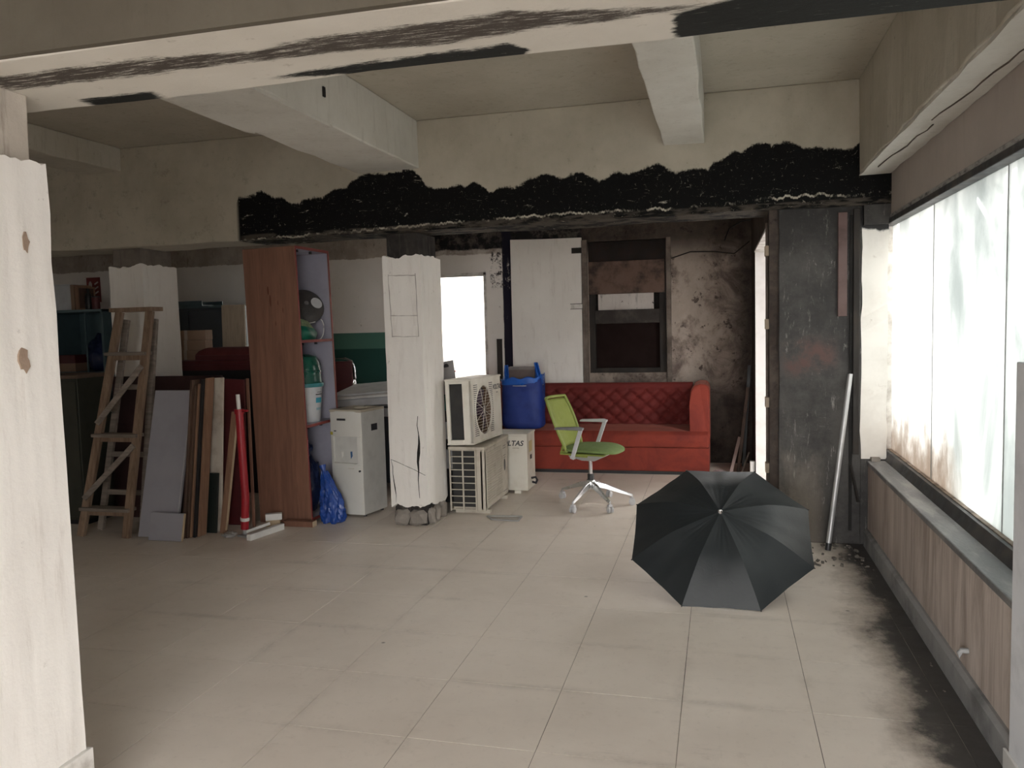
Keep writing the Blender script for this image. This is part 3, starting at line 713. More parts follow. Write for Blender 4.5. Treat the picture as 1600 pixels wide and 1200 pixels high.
MB().box(0.85, 0.89, 5.71, 5.745, 0.62, 2.24).build('batten', M_SOOT, pier, bevel=0.004)
MB().box(0.83, 0.848, 5.725, 5.745, 0.1, 2.2).build('cable_trunking', M_BLACKGAP, pier)
MB().box(0.905, 1.065, 5.76, 6.05, 0, 0.585).build('under_sill_block', M_PIER, pier)
pil = struct(rough_box(0.905, 1.065, 5.75, 6.05, 0.585, 2.46, 20, 0.006, 2).build('wall_pilaster', M_PILASTER), 'chipped white strip of wall at the end of the window')

# ------------------------------------------------------------------ setting: window wall
wr = struct(MB().box(XR, 1.30, YFRONT, 5.745, 0, 0.545).box(1.06, 1.30, 5.745, 6.2, 0, 0.545).box(XR, 1.30, YFRONT, 2.25, 0.545, SLAB).box(XG + 0.02, 1.30, 2.25, 6.2, 2.19, SLAB).build('wall_right', M_DADO), 'low streaky brown wall under the shop window')
MB().prism([(XR - 0.012, 0.0), (XR - 0.028, 0.0), (XR - 0.028, 0.10), (XR - 0.012, 0.115), (XR + 0.01, 0.115), (XR + 0.01, 0)], 'y', 2.0, 5.72).build('baseboard_right', M_SKIRT)
struct(bpy.data.objects['baseboard_right'], 'grey cement skirting along the foot of the window wall')
MB().tube([(0.952, 3.47, 0.20), (0.925, 3.47, 0.20), (0.918, 3.47, 0.19), (0.918, 3.47, 0.165)], 0.011, 10).build('pipe_stub', M_SKIRT, wr, smooth=40)
led = struct(MB().box(XR - 0.008, 1.12, 2.25, 5.745, 0.545, 0.575).build('window_sill', M_LEDGE, bevel=0.006), 'dusty grey ledge under the shop window')
MB().prism([(1.055, 0.575), (1.115, 0.575), (1.115, 0.63), (1.08, 0.63)], 'y', 2.25, 5.9).build('rebate', M_LEDGEBLACK, led)
MB().box(0.965, 1.02, 5.70, 5.80, 0.575, 0.60).build('plaster_chunk', M_STONE, led)
hd = struct(MB().box(1.072, 1.11, 2.25, 5.73, 2.185, 2.47).build('window_header_panel', M_HEADER), 'plain brown-grey boxing above the shop window')
MB().box(1.060, 1.13, 2.25, 5.9, 2.13, 2.165).build('lower_bead', M_LEDGEBLACK, hd, bevel=0.004)
MB().box(1.066, 1.12, 2.25, 5.9, 2.165, 2.19).build('bead', simple('grey_bead', (0.34, 0.33, 0.32), 0.6, dirt=(0.06, 0.06, 0.06), amount=0.9, scale=12, stretch=(1, 1, 3)), hd, bevel=0.003)
MB().box(0.91, 1.075, 5.70, 5.748, 2.13, 2.46).build('end_board', M_PIER, hd)
w1 = struct(MB().box(1.085, 1.15, 5.90, 5.955, 0.60, 2.14).build('window_2', M_FRAMEWHITE, bevel=0.004), 'large milky shop window glowing with daylight')
MB().box(1.085, 1.15, 2.25, 2.33, 0.575, 2.14).build('frame_post', M_FRAMEWHITE, w1)
MB().box(1.10, 1.15, 2.25, 5.9, 0.60, 0.635).build('frame_rail', simple('dirty_wood_rail', (0.35, 0.28, 0.22), 0.7, dirt=(0.09, 0.07, 0.06), amount=0.9, scale=8), w1)
ys = [2.33, 3.66, 4.82, 5.90]
for a, b in zip(ys[:-1], ys[1:]):
    MB().box(XG, XG + 0.006, a + 0.003, b - 0.003, 0.63, 2.14).build('pane', M_GLASS, w1)
    if a > 2.4: MB().box(XG - 0.002, XG + 0.010, a - 0.004, a + 0.004, 0.63, 2.14).build('glazing_joint', simple('joint_silicone', (0.30, 0.31, 0.31), 0.6), w1)

# ------------------------------------------------------------------ setting: the rest of the shell, street outside
struct(MB().box(XL - 0.2, XL, YFRONT, YW + 0.2, 0, SLAB).build('wall_left', M_WHITE), 'far side wall in shadow')
struct(MB().box(XL, 1.3, YFRONT - 0.2, YFRONT, 2.45, SLAB).box(XL, -1.2, YFRONT - 0.2, YFRONT, 0, 2.45).build('wall_front', M_WHITE), 'front wall with the open shopfront')  # behind the camera; opening width set to shape the daylight inside
struct(MB().box(-60, 60, -60, 60, -0.35, -0.205).build('street_ground', M_PAVE), 'pavement outside the shop')
ob = struct(MB().box(11, 16, -6, 9, -0.2, 4.6).build('street_building_wall', simple('grey_render_outside', (0.42, 0.44, 0.44), 0.8, scale=0.6)), 'grey building across the street, blurred by the window')
for k in range(5): MB().box(10.95, 11.0, -5 + k * 2.7, -3.4 + k * 2.7, 1.0, 2.6).build('shopfront', M_FRAMEWHITE, ob)
struct(MB().box(1.65, 1.85, 6.2, 8.4, -0.2, 4.2).build('side_light_cut_wall', M_WHITE), 'added wall cutting the sky light at the side doorway')  # added out of view to block part of the sky at the side door
struct(MB().box(-8.5, 0.5, 11.0, 11.2, -0.2, 3.4).build('back_light_cut_wall', M_WHITE), 'added white wall cutting the sky light at the back doorway')  # added outside the back door to reduce the daylight entering there
# ------------------------------------------------------------------ object materials
M_LADDER = woodmat('paint_spattered_wood', (0.17, 0.105, 0.066), (0.27, 0.19, 0.13), 'z', 0.7)
M_LADDERG = woodmat('greyed_wood', (0.16, 0.13, 0.105), (0.26, 0.22, 0.185), 'x', 0.75)
M_PLY = woodmat('reddish_plywood', (0.165, 0.078, 0.052), (0.235, 0.115, 0.075), 'z', 0.5, scale=0.8)
M_PLYEDGE = simple('red_edge_band', (0.24, 0.045, 0.040), 0.5)
M_LAMI = simple('blue_grey_laminate', (0.36, 0.35, 0.42), 0.45, dirt=(0.28, 0.28, 0.33), amount=0.5)
M_DARKWOOD = woodmat('dark_board_edge', (0.060, 0.035, 0.025), (0.13, 0.075, 0.05), 'z', 0.6)
M_MIDWOOD = woodmat('brown_board', (0.22, 0.12, 0.075), (0.30, 0.175, 0.11), 'z', 0.6)
M_PALEWOOD = woodmat('pale_board_edge', (0.45, 0.34, 0.22), (0.56, 0.44, 0.30), 'z', 0.7)
M_MAROON = simple('maroon_laminate', (0.085, 0.014, 0.016), 0.45, dirt=(0.05, 0.01, 0.012), amount=0.5)
M_MAROONFAB = simple('maroon_upholstery', (0.12, 0.022, 0.022), 0.85)
M_GREYBOARD = simple('grey_laminate_board', (0.33, 0.325, 0.365), 0.55, dirt=(0.27, 0.265, 0.295), amount=0.5, scale=3)
M_CREAM = simple('stained_cream_board', (0.60, 0.54, 0.46), 0.7, dirt=(0.30, 0.22, 0.16), amount=0.6, scale=6)
M_GREENBLACK = simple('green_black_panel', (0.014, 0.020, 0.018), 0.35)
M_OLIVE = simple('olive_metal', (0.030, 0.031, 0.022), 0.5)
M_TEAL = simple('teal_grey_metal', (0.075, 0.12, 0.135), 0.45)
M_NAVY = simple('blue_black_metal', (0.040, 0.050, 0.062), 0.45)
M_CARD = simple('brown_cardboard', (0.29, 0.19, 0.13), 0.85, dirt=(0.23, 0.145, 0.095), amount=0.5)
M_TAPE = simple('pale_tape', (0.42, 0.35, 0.28), 0.4)
M_TARP = simple('blue_polythene', (0.018, 0.065, 0.30), 0.32, dirt=(0.010, 0.035, 0.17), amount=0.7, scale=9, bump=1.5, bscale=25)
M_TARPD = simple('dark_blue_polythene', (0.012, 0.022, 0.075), 0.35, dirt=(0.006, 0.010, 0.04), amount=0.7, scale=9, bump=1.5, bscale=25)
M_TARPB = simple('bright_blue_bag', (0.012, 0.11, 0.50), 0.35, dirt=(0.008, 0.05, 0.25), amount=0.5, scale=8, bump=1.5, bscale=30)
M_BLUEBOX = simple('blue_bag_cloth', (0.010, 0.035, 0.22), 0.6, dirt=(0.006, 0.02, 0.13), amount=0.5)
M_ACWHITE = simple('aged_white_enamel', (0.70, 0.67, 0.60), 0.45, dirt=(0.50, 0.44, 0.35), amount=0.5, scale=5)
M_ACGREY = simple('weathered_beige_enamel', (0.50, 0.46, 0.39), 0.55, dirt=(0.30, 0.25, 0.19), amount=0.7, scale=6)
M_DISP = simple('dispenser_plastic', (0.64, 0.63, 0.59), 0.4, dirt=(0.56, 0.54, 0.49), amount=0.4)
M_DISPSIDE = simple('dispenser_side_metal', (0.58, 0.575, 0.545), 0.4)
M_DISPTOP = simple('yellowed_plastic', (0.47, 0.42, 0.33), 0.5)
M_BLACK = simple('black_plastic', (0.015, 0.015, 0.016), 0.45)
M_COIL = simple('dusty_coil_fins', (0.026, 0.026, 0.026), 0.8, dirt=(0.05, 0.045, 0.04), amount=0.6, scale=15)
M_FAN = simple('fan_plastic', (0.045, 0.022, 0.045), 0.5)
M_RUST = simple('brown_fan_chamber', (0.16, 0.10, 0.062), 0.6, dirt=(0.09, 0.05, 0.03), amount=0.6)
M_METAL = simple('brushed_aluminium', (0.62, 0.62, 0.62), 0.32, 0.9)
M_GREYPL = simple('light_grey_plastic', (0.48, 0.48, 0.49), 0.45)
M_LIME = simple('lime_mesh_fabric', (0.24, 0.28, 0.058), 0.75, dirt=(0.21, 0.245, 0.048), amount=0.5, scale=12)
M_GREENSEAT = simple('green_seat_fabric', (0.14, 0.20, 0.065), 0.9, dirt=(0.11, 0.16, 0.05), amount=0.5, scale=10)
def m_velvet(name, a, b):
    g = G(name)
    n = g.noise(2.6, None, 8, 0.7, 0.8)
    c = g.mix(g.step(n, 0.4, 0.66), a, b)
    g.bump(g.noise(9, None, 5), 0.004, 0.3)
    g.b.inputs['Sheen Weight'].default_value = 0.2; g.b.inputs['Sheen Roughness'].default_value = 0.4
    g.b.inputs['Sheen Tint'].default_value = (1, 0.45, 0.35, 1)
    return g.done(c, 0.8)
M_RED = m_velvet('red_velvet', (0.23, 0.029, 0.0145), (0.155, 0.017, 0.010))
M_REDBACK = m_velvet('deep_red_velvet', (0.15, 0.014, 0.011), (0.115, 0.011, 0.009))
def m_nylon():
    g = G('black_nylon')
    v = g.noise(14, g.vec((1, 1, 1)), 6, 0.7, 1.5)
    g.bump(v, 0.004, 0.35)
    return g.done((0.014, 0.0175, 0.0195), 0.5, spec=0.4)
M_NYLON = m_nylon()
M_CHROME = simple('chrome', (0.75, 0.75, 0.77), 0.12, 1.0)
M_REDTUBE = simple('red_enamel', (0.34, 0.012, 0.022), 0.4)
M_WHITETUBE = simple('white_enamel', (0.70, 0.69, 0.67), 0.4)
M_SILVER = simple('galvanised_grey', (0.42, 0.42, 0.42), 0.45, 0.5, dirt=(0.3, 0.3, 0.3), amount=0.5)
M_GREENPL = simple('green_plastic', (0.006, 0.090, 0.060), 0.3)
M_GREENBAG = simple('green_printed_bag', (0.005, 0.12, 0.075), 0.4)
M_PATTERN = simple('printed_green_cream_sack', (0.24, 0.29, 0.16), 0.6, dirt=(0.05, 0.10, 0.05), amount=1.0, scale=28)
M_BUCKET = simple('white_bucket', (0.60, 0.61, 0.63), 0.4)
M_TEALPL = simple('teal_plastic', (0.03, 0.22, 0.24), 0.35)
M_PRINT = simple('copier_plastic', (0.60, 0.61, 0.63), 0.4)
M_INK = simple('dark_ink', (0.03, 0.03, 0.035), 0.5)
M_REDINK = simple('red_ink', (0.45, 0.03, 0.05), 0.5)
M_CYANINK = simple('cyan_ink', (0.06, 0.33, 0.45), 0.5)

def leaning(root, corners_bottom, corners_top, t, name, mat, bevel=0.003):
    """slab between a bottom edge and a top edge (both seen from the front), thickness t going back (+y)"""
    b0, b1 = [Vector(p) for p in corners_bottom]; t0, t1 = [Vector(p) for p in corners_top]
    n = (b1 - b0).cross(t0 - b0).normalized()
    if n.y > 0: n = -n
    n = -n * t
    m = MB().hexa([b0, b1, b1 + n, b0 + n, t0, t1, t1 + n, t0 + n])
    zmin = min(v[2] for v in m.v)
    m.v = [(x, y, z - zmin + 0.001) for x, y, z in m.v]
    return m.build(name, mat, root, bevel=bevel, world=True)

# ------------------------------------------------------------------ black umbrella on the floor
ph = R_(37); ucx, uy0, UR = -0.006, 4.33, 0.536
U_ = Vector((1, 0, 0)); V_ = Vector((0, math.cos(ph), math.sin(ph))); N_ = Vector((0, -math.sin(ph), math.cos(ph)))
uc = Vector((ucx, uy0, 0.004)) + V_ * (UR * math.cos(R_(22.5)))
umb = thing('umbrella', 'open black umbrella lying tilted on the tiled floor', 'umbrella', (ucx, 4.73, 0))
def rib_height(t): return 0.202 * (1 - 0.25 * (t / 0.5) ** 1.4) if t <= 0.5 else 0.1515 * (1 - ((t - 0.5) / 0.5) ** 1.22)
def upt(ang, r, h): return uc + U_ * (r * math.cos(ang)) + V_ * (r * math.sin(ang)) + N_ * h
NSEG = 18; NR = 20
m = MB()
for k in range(8):
    a0 = R_(22.5 + 45 * k); a1 = R_(22.5 + 45 * (k + 1))
    def fn(u, v, a0=a0, a1=a1, k=k):
        t = 0.004 + 0.996 * v
        p0 = upt(a0, UR * t, rib_height(t)); p1 = upt(a1, UR * t, rib_height(t))
        p = p0.lerp(p1, u)
        w = math.sin(math.pi * u)
        # tension saddle: the cloth sags under the chord between ribs and pulls in at the hem
        mid_dir = (U_ * math.cos((a0 + a1) / 2) + V_ * math.sin((a0 + a1) / 2))
        p = p - N_ * (0.010 * w * math.sin(math.pi * min(t, 1))) - mid_dir * (0.005 * w * t ** 4)
        wr = 0.0015 * math.sin(11 * u * math.pi + k * 2.1 + 6 * t) * math.exp(-((t - 0.33) / 0.17) ** 2) + 0.0022 * math.sin(5 * math.pi * u + k) * t * t + 0.0012 * math.sin(17 * t + 5 * u + k)
        return p + N_ * (wr * w)
    m.grid(fn, NSEG, NR)
canopy = m.build('canopy', M_NYLON, umb, world=True, smooth=28)
for k in range(8):
    a = R_(22.5 + 45 * k)
    MB().tube([upt(a, UR * t, rib_height(t) - 0.004) for t in (0.02, 0.25, 0.5, 0.7, 0.85, 0.97)], 0.0018, 5).build('rib', M_SILVER, umb, world=True)
    MB().tube([upt(a, 0.01, -0.06), upt(a, UR * 0.5, rib_height(0.5) - 0.006)], 0.0018, 5).build('stretcher', M_SILVER, umb, world=True)
    MB().tube([upt(a, UR * 0.985, rib_height(0.985)), upt(a, UR * 1.006, rib_height(1.0) - 0.002)], 0.0032, 6).build('rib_tip', M_BLACK, umb, world=True)
MB().tube([upt(0, 0, 0.205), upt(0, 0, -0.30)], 0.0055, 10).build('shaft', M_CHROME, umb, world=True)
MB().tube([upt(0, 0, -0.26), upt(0, 0, -0.285), upt(0, 0, -0.335), upt(0, 0, -0.345)], [0.010, 0.0145, 0.0145, 0.011], 12).build('handle', M_BLACK, umb, world=True, smooth=40)
tp = MB().tube([upt(0, 0, 0.196), upt(0, 0, 0.207), upt(0, 0, 0.214), upt(0, 0, 0.221)], [0.017, 0.014, 0.011, 0.004], 14).build('ferrule', M_CHROME, umb, world=True, smooth=40)
MB().tube([upt(0, 0, 0.192), upt(0, 0, 0.200)], [0.022, 0.019], 14).build('cap_washer', M_BLACK, umb, world=True)
MB().tube([upt(0, 0, -0.04), upt(0, 0, -0.075)], 0.012, 10).build('runner', M_BLACK, umb, world=True)

# ------------------------------------------------------------------ red tufted sofa
SX0, SX1, SY0, SY1 = -2.52, -0.11, 8.07, 8.80
sofa = thing('sofa', 'red velvet sofa with button-tufted back against the burnt wall', 'sofa', (-1.27, 8.45, 0))
MB().box(SX0 + 0.02, SX1 - 0.02, SY0 + 0.04, SY1 - 0.02, 0, 0.035).build('plinth', M_BLACK, sofa, world=True)
MB().box(SX0, SX1, SY0 + 0.012, SY1, 0.035, 0.275).build('base', M_RED, sofa, world=True, bevel=0.012, seg=3)
m = MB()
m.prism([(SY0, 0.278), (SY0 - 0.004, 0.34), (SY0 + 0.01, 0.405), (SY0 + 0.05, 0.435), (SY0 + 0.3, 0.445), (SY1 - 0.1, 0.44), (SY1 - 0.1, 0.278)], 'x', SX0 + 0.01, SX1 - 0.006)
m.build('seat_cushion', M_RED, sofa, world=True, bevel=0.012, seg=3)
BX1 = -0.285; BP = 0.165; BQ = 0.145
def tuft(x, z):
    # diamond lattice: creases along the diagonals, pits at the crossings
    u = (x - SX0) / BP; v = (z - 0.44) / BQ
    a = (u + v) % 1.0; b = (u - v) % 1.0
    ca = min(a, 1 - a); cb = min(b, 1 - b)
    puff = min(1, ca * 3.2) ** 0.6 * min(1, cb * 3.2) ** 0.6
    pit = math.exp(-((ca * BP) ** 2 + (cb * BP) ** 2) / (2 * 0.018 ** 2))
    return 0.030 * puff - 0.022 * pit
def bk(u, v):
    x = SX0 + 0.02 + (BX1 - SX0 - 0.02) * u; z = 0.40 + 0.44 * v
    y = SY1 - 0.16 + 0.05 * v
    fade = min(1, v * 8, (1 - v) * 8 + 0.15, u * 40, (1 - u) * 40)
    return (x, y - tuft(x, z) * fade, z)
m = MB(); m.grid(bk, 190, 44)
def roll(u, v):
    x = SX0 + 0.02 + (BX1 - SX0 - 0.02) * u; a = math.pi * v
    return (x, SY1 - 0.065 - 0.05 * math.cos(a), 0.838 + 0.045 * math.sin(a))
m.grid(roll, 40, 8)
m.add([(SX0 + 0.02, SY1 - 0.015, 0.84), (BX1, SY1 - 0.015, 0.84), (BX1, SY1 - 0.015, 0.28), (SX0 + 0.02, SY1 - 0.015, 0.28)], [(0, 1, 2, 3)])
m.build('backrest', M_REDBACK, sofa, world=True, smooth=60)
bt = MB()
for i in range(0, 30):
    for j in range(0, 8):
        u = i * 0.5; v = j * 0.5
        if (i + j) % 2: continue
        x = SX0 + u * BP; z = 0.44 + v * BQ
        if SX0 + 0.06 < x < BX1 - 0.04 and 0.46 < z < 0.82:
            y = SY1 - 0.16 + 0.05 * (z - 0.40) / 0.44
            bt.lathe([(0.0, 0.006), (0.007, 0.004), (0.010, 0.0)], 8, Matrix.Translation((x, y + 0.012, z)) @ Matrix.Rotation(R_(90), 4, 'X'), cap=False)
stuff(bt.build('tufting_buttons', M_REDBACK, sofa, world=True, smooth=60))
def arm_poly(x0, x1):
    m = MB()
    prof = [(x0, 0.30), (x0 - 0.003, 0.70), (x0 + 0.012, 0.83), (x0 + 0.05, 0.885), (x0 + 0.10, 0.90), (x1 - 0.04, 0.895), (x1 - 0.008, 0.87), (x1, 0.82), (x1, 0.30)]
    n = len(prof)
    for y, s in ((SY0 + 0.03, 1.0), (SY1 - 0.01, 1.0)):
        for x, z in prof: m.v.append((x, y + (0.11 * ((z - 0.30) / 0.6) ** 2 if y < 8.3 else 0), z))
    m.f = [tuple(range(n)), tuple(reversed(range(n, 2 * n)))] + [(i, (i + 1) % n, (i + 1) % n + n, i + n) for i in range(n)]
    return m
arm_poly(-0.30, -0.105).build('armrest', M_RED, sofa, world=True, bevel=0.014, seg=3)
arm_poly(SX0, SX0 + 0.2).build('armrest', M_RED, sofa, world=True, bevel=0.014, seg=3)
MB().tube([(-0.11, SY0 + 0.01, 0.283), (SX0, SY0 + 0.01, 0.283)], 0.004, 6).build('piping', M_REDBACK, sofa, world=True)

# ------------------------------------------------------------------ blue carrier on the sofa
bag = thing('storage_bag', 'bright blue carrier with tied handles standing on the red sofa', 'bag', (-2.03, 8.30, 0.446))
def carrier(u, v):
    a = 2 * math.pi * u; hx, hy = 0.215, 0.15
    c, s = math.cos(a), math.sin(a); p = 5
    r = (abs(c) ** p + abs(s) ** p) ** (-1 / p)
    w = 1 + 0.012 * math.sin(7 * a + 5 * v) + 0.01 * math.sin(13 * v + 3 * a)
    if v < 0.06: w *= 0.90 + 1.6 * v
    z = 0.49 * v + (0.05 * max(0, c) if v > 0.95 else 0)
    return (r * c * hx * w, r * s * hy * w, z)
m = MB(); m.grid(carrier, 48, 16, wrap=True); m.f.append(tuple(range(47, -1, -1)))
m.build('body', M_BLUEBOX, bag, smooth=50, solid=0.003)
def lip(u, v):
    a = 2 * math.pi * u; p = carrier(u, 1.0); k = 1 + 0.03 * math.sin(5 * a + 2)
    return (p[0] * (1 + 0.03 * v) * k, p[1] * (1 + 0.03 * v), 0.46 + 0.075 * v + 0.035 * v * math.cos(a) ** 3 + 0.012 * math.sin(9 * a) * v)
m = MB(); m.grid(lip, 48, 6, wrap=True); m.build('rim', M_TARPB, bag, smooth=50, solid=0.003)
def handle(u, v, sx):
    w = 0.075 * (1 - 0.45 * v); x = sx * (0.185 - 0.055 * v * (1 if sx > 0 else -0.2)) + (u - 0.5) * w
    return (x, -0.05 + 0.10 * v + 0.018 * math.sin(9 * u + 2 * v), 0.46 + (0.225 if sx > 0 else 0.20) * v)
for sx in (1, -1):
    m = MB(); m.grid(lambda u, v: handle(u, v, sx), 10, 10); m.build('handle', M_TARPB, bag, smooth=60, solid=0.012)
MB().tube([(0.225 * math.cos(a) * 0.97, 0.16 * math.sin(a), 0.452) for a in [R_(k * 15) for k in range(-14, 3)]], 0.004, 5).build('cord', M_GREYPL, bag)
cb = thing('carton', 'grey-brown box poking out of the blue carrier on the sofa', 'box', (-2.04, 8.38, 0.455))
MB().box(-0.16, 0.13, -0.045, 0.06, 0, 0.63).build('body', simple('grey_brown_card', (0.16, 0.12, 0.105), 0.8), cb, bevel=0.004)
MB().box(-0.162, 0.132, -0.047, 0.062, 0.60, 0.632).build('lid', simple('grey_card_lid', (0.22, 0.19, 0.175), 0.8), cb, bevel=0.003)

# ------------------------------------------------------------------ green swivel chair
ch = thing('office_chair', 'lime green swivel chair with grey arms in front of the sofa', 'chair', (-1.07, 6.69, 0), R_(-12))
# castors: five-star base
legs = [(-107, .34), (-55, .345), (5, .345), (146, .345), (70, .33)]
hub_z = 0.175
for deg, rr in legs:
    a = R_(deg + 12); d = Vector((math.cos(a), math.sin(a), 0)); s_ = Vector((-d.y, d.x, 0))
    m = MB(); rings = []
    for t, z, w, h in ((0.02, 0.185, 0.021, 0.030), (0.12, 0.165, 0.019, 0.026), (0.26, 0.115, 0.015, 0.018), (rr, 0.088, 0.012, 0.012)):
        c = d * t + Vector((0, 0, z)); rings.append([c - s_ * w - Vector((0, 0, h)), c + s_ * w - Vector((0, 0, h)), c + s_ * w * 0.6 + Vector((0, 0, h * .7)), c - s_ * w * 0.6 + Vector((0, 0, h * .7))])
    for r in rings: m.v += [tuple(p) for p in r]
    for i in range(3):
        for k in range(4): m.f.append((4 * i + k, 4 * i + (k + 1) % 4, 4 * i + 4 + (k + 1) % 4, 4 * i + 4 + k))
    m.f += [(3, 2, 1, 0), (12, 13, 14, 15)]
    lg = m.build('base_arm', M_METAL, ch, bevel=0.004)
    cst = MB().tube([d * rr + Vector((0, 0, 0.09)), d * rr + Vector((0, 0, 0.055))], 0.007, 8).bar(d * (rr + 0.012) + Vector((0, 0, 0.062)), d * (rr - 0.02) + Vector((0, 0, 0.058)), 0.03, 0.016).build('castor', M_GREYPL, ch)
    for sd in (-1, 1):
        cw = d * rr + s_ * (0.014 * sd) + Vector((0, 0, 0.0275))
        M_ = Matrix.Translation(cw) @ Vector((0, 0, 1)).rotation_difference(s_).to_matrix().to_4x4()
        MB().lathe([(0.020, -0.009), (0.027, -0.006), (0.027, 0.006), (0.020, 0.009)], 18, M_).build('wheel', M_GREYPL, cst, smooth=40)
MB().lathe([(0.030, 0.135), (0.042, 0.15), (0.042, 0.205), (0.034, 0.215)], 20).build('hub', M_METAL, ch, smooth=40)
MB().lathe([(0.027, 0.215), (0.027, 0.262), (0.024, 0.266)], 18).build('bellows_collar', M_BLACK, ch, smooth=40)
MB().lathe([(0.0155, 0.26), (0.0155, 0.40)], 16).build('gas_column', M_CHROME, ch, smooth=40)
MB().prism([(-0.16, 0.445), (-0.17, 0.415), (-0.05, 0.385), (0.06, 0.385), (0.16, 0.43), (0.15, 0.45)], 'y', -0.075, 0.075).build('mechanism', M_SILVER, ch, bevel=0.006)
def seat_fn(top):
    def f(u, v):
        a = 2 * math.pi * u; c, s = math.cos(a), math.sin(a); p = 3.2
        r = (abs(c) ** p + abs(s) ** p) ** (-1 / p) * (v ** 0.85)
        x = 0.03 + r * c * 0.245; y = r * s * 0.235
        if c < 0: y *= 1 - 0.10 * v
        front = max(0, (x - 0.10) / 0.175)
        edge = (v ** 5) * 0.020
        z = 0.513 - edge - 0.028 * front ** 2 + 0.006 * (y / 0.23) ** 2 if top else 0.463 - 0.022 * front ** 2 + (v ** 4) * 0.018
        return (x, y, z)
    return f
m = MB(); m.grid(seat_fn(True), 40, 12, wrap=True); o = len(m.v); m.grid(seat_fn(False), 40, 12, wrap=True)
for i in range(40): m.f.append((o - 40 + i, o - 40 + (i + 1) % 40, len(m.v) - 40 + (i + 1) % 40, len(m.v) - 40 + i))
m.build('seat', M_GREENSEAT, ch, smooth=60)
m = MB(); m.box(-0.20, 0.19, -0.19, 0.19, 0.447, 0.462); m.build('seat_pan', M_LIME, ch, bevel=0.006)
# backrest: curved lime panel with raised rim
def back_c(u, v):
    y = (u - 0.5) * (0.40 + 0.05 * math.sin(math.pi * v) - 0.05 * (1 - v) ** 3)
    z = 0.475 + 0.435 * v
    x = -0.185 - 0.15 * v - 0.03 * v * v + 0.07 * (2 * (u - 0.5)) ** 2 * (0.6 + 0.2 * v)
    return Vector((x, y, z))
m = MB(); m.grid(lambda u, v: back_c(0.03 + 0.94 * u, 0.06 + 0.90 * v), 16, 18); m.build('backrest', M_LIME, ch, smooth=60, solid=0.008)
rim = [back_c(0, v / 12) for v in range(13)] + [back_c(u / 10, 1.0) for u in range(1, 10)] + [back_c(1, 1 - v / 12) for v in range(13)] + [back_c(1 - u / 10, 0.0) for u in range(1, 10)] + [back_c(0, 0)]
MB().tube(rim, 0.013, 8).build('back_frame', simple('lime_frame', (0.26, 0.31, 0.07), 0.5), ch, smooth=60)
for sy in (-1, 1):
    MB().tube([back_c(0.5 + 0.42 * sy, 0.12), Vector((-0.20, 0.16 * sy, 0.47)), Vector((-0.10, 0.13 * sy, 0.44)), Vector((0.0, 0.07 * sy, 0.425))], 0.014, 8).build('back_support', M_LIME, ch, smooth=60)
    ar = MB()
    ar.bar((-0.07, 0.20 * sy, 0.425), (-0.055, 0.275 * sy, 0.445), 0.035, 0.018)
    ar.bar((-0.055, 0.272 * sy, 0.43), (0.03, 0.285 * sy, 0.675), 0.034, 0.016, up=(0, 1, 0))
    arm = ar.build('armrest', M_GREYPL, ch, bevel=0.004)
    MB().prism([(-0.20, 0.672), (-0.19, 0.690), (0.02, 0.700), (0.055, 0.690), (0.045, 0.668), (0.02, 0.672)], 'y', 0.285 * sy - 0.024, 0.285 * sy + 0.024).build('arm_pad', simple('dark_grey_pad', (0.20, 0.20, 0.205), 0.5) if sy < 0 else M_GREYPL, arm, bevel=0.006)

# ------------------------------------------------------------------ outdoor air-conditioner units
def frame_box(m, x0, x1, y0, y1, z0, z1): m.box(x0, x1, y0, y1, z0, z1)
# lower unit: grid end towards the camera, fan side towards +x
ac1 = thing('outdoor_unit', 'beige outdoor air-conditioner with grid end, underneath the fan unit', 'air conditioner', (-2.0, 6.56, 0))
ax0, ax1, ay0, ay1 = -2.155, -1.855, 6.18, 6.93
MB().box(ax0 + 0.012, ax1 - 0.04, ay0 + 0.045, ay1, 0.03, 0.535).build('casing', M_ACGREY, ac1, world=True, bevel=0.008)
MB().box(ax0 + 0.02, ax1 - 0.075, ay0 + 0.030, ay0 + 0.045, 0.06, 0.52).build('coil', M_COIL, ac1, world=True)
gx0, gx1 = ax0, ax1 - 0.07
for x in (gx0, (gx0 + gx1) / 2 - 0.006, gx1 - 0.012): MB().box(x, x + 0.012, ay0, ay0 + 0.014, 0.03, 0.54).build('grid_upright', M_ACGREY, ac1, world=True, bevel=0.002)
for k in range(10):
    z = 0.04 + k * 0.0545
    MB().box(gx0, gx1, ay0 + 0.002, ay0 + 0.012, z, z + 0.007).build('grid_bar', M_ACGREY, ac1, world=True)
MB().box(gx1, ax1, ay0, ay0 + 0.05, 0.03, 0.54).build('corner_post', M_ACGREY, ac1, world=True, bevel=0.008)
MB().box(ax1 - 0.05, ax1, ay0 + 0.0, ay1, 0.03, 0.54).build('front_panel', M_ACGREY, ac1, world=True, bevel=0.018, seg=3)
fg = MB().box(ax1 - 0.002, ax1 + 0.003, ay0 + 0.06, ay0 + 0.53, 0.07, 0.50).build('fan_guard', simple('dusty_guard', (0.44, 0.40, 0.33), 0.6), ac1, world=True, bevel=0.004)
for k in range(20):
    MB().box(ax1 + 0.002, ax1 + 0.007, ay0 + 0.07, ay0 + 0.52, 0.085 + k * 0.0205, 0.091 + k * 0.0205).build('guard_slat', M_ACGREY, fg, origin=None).location = (0, 0, 0)
for o in list(fg.children): o.location = -Vector(ac1.location)
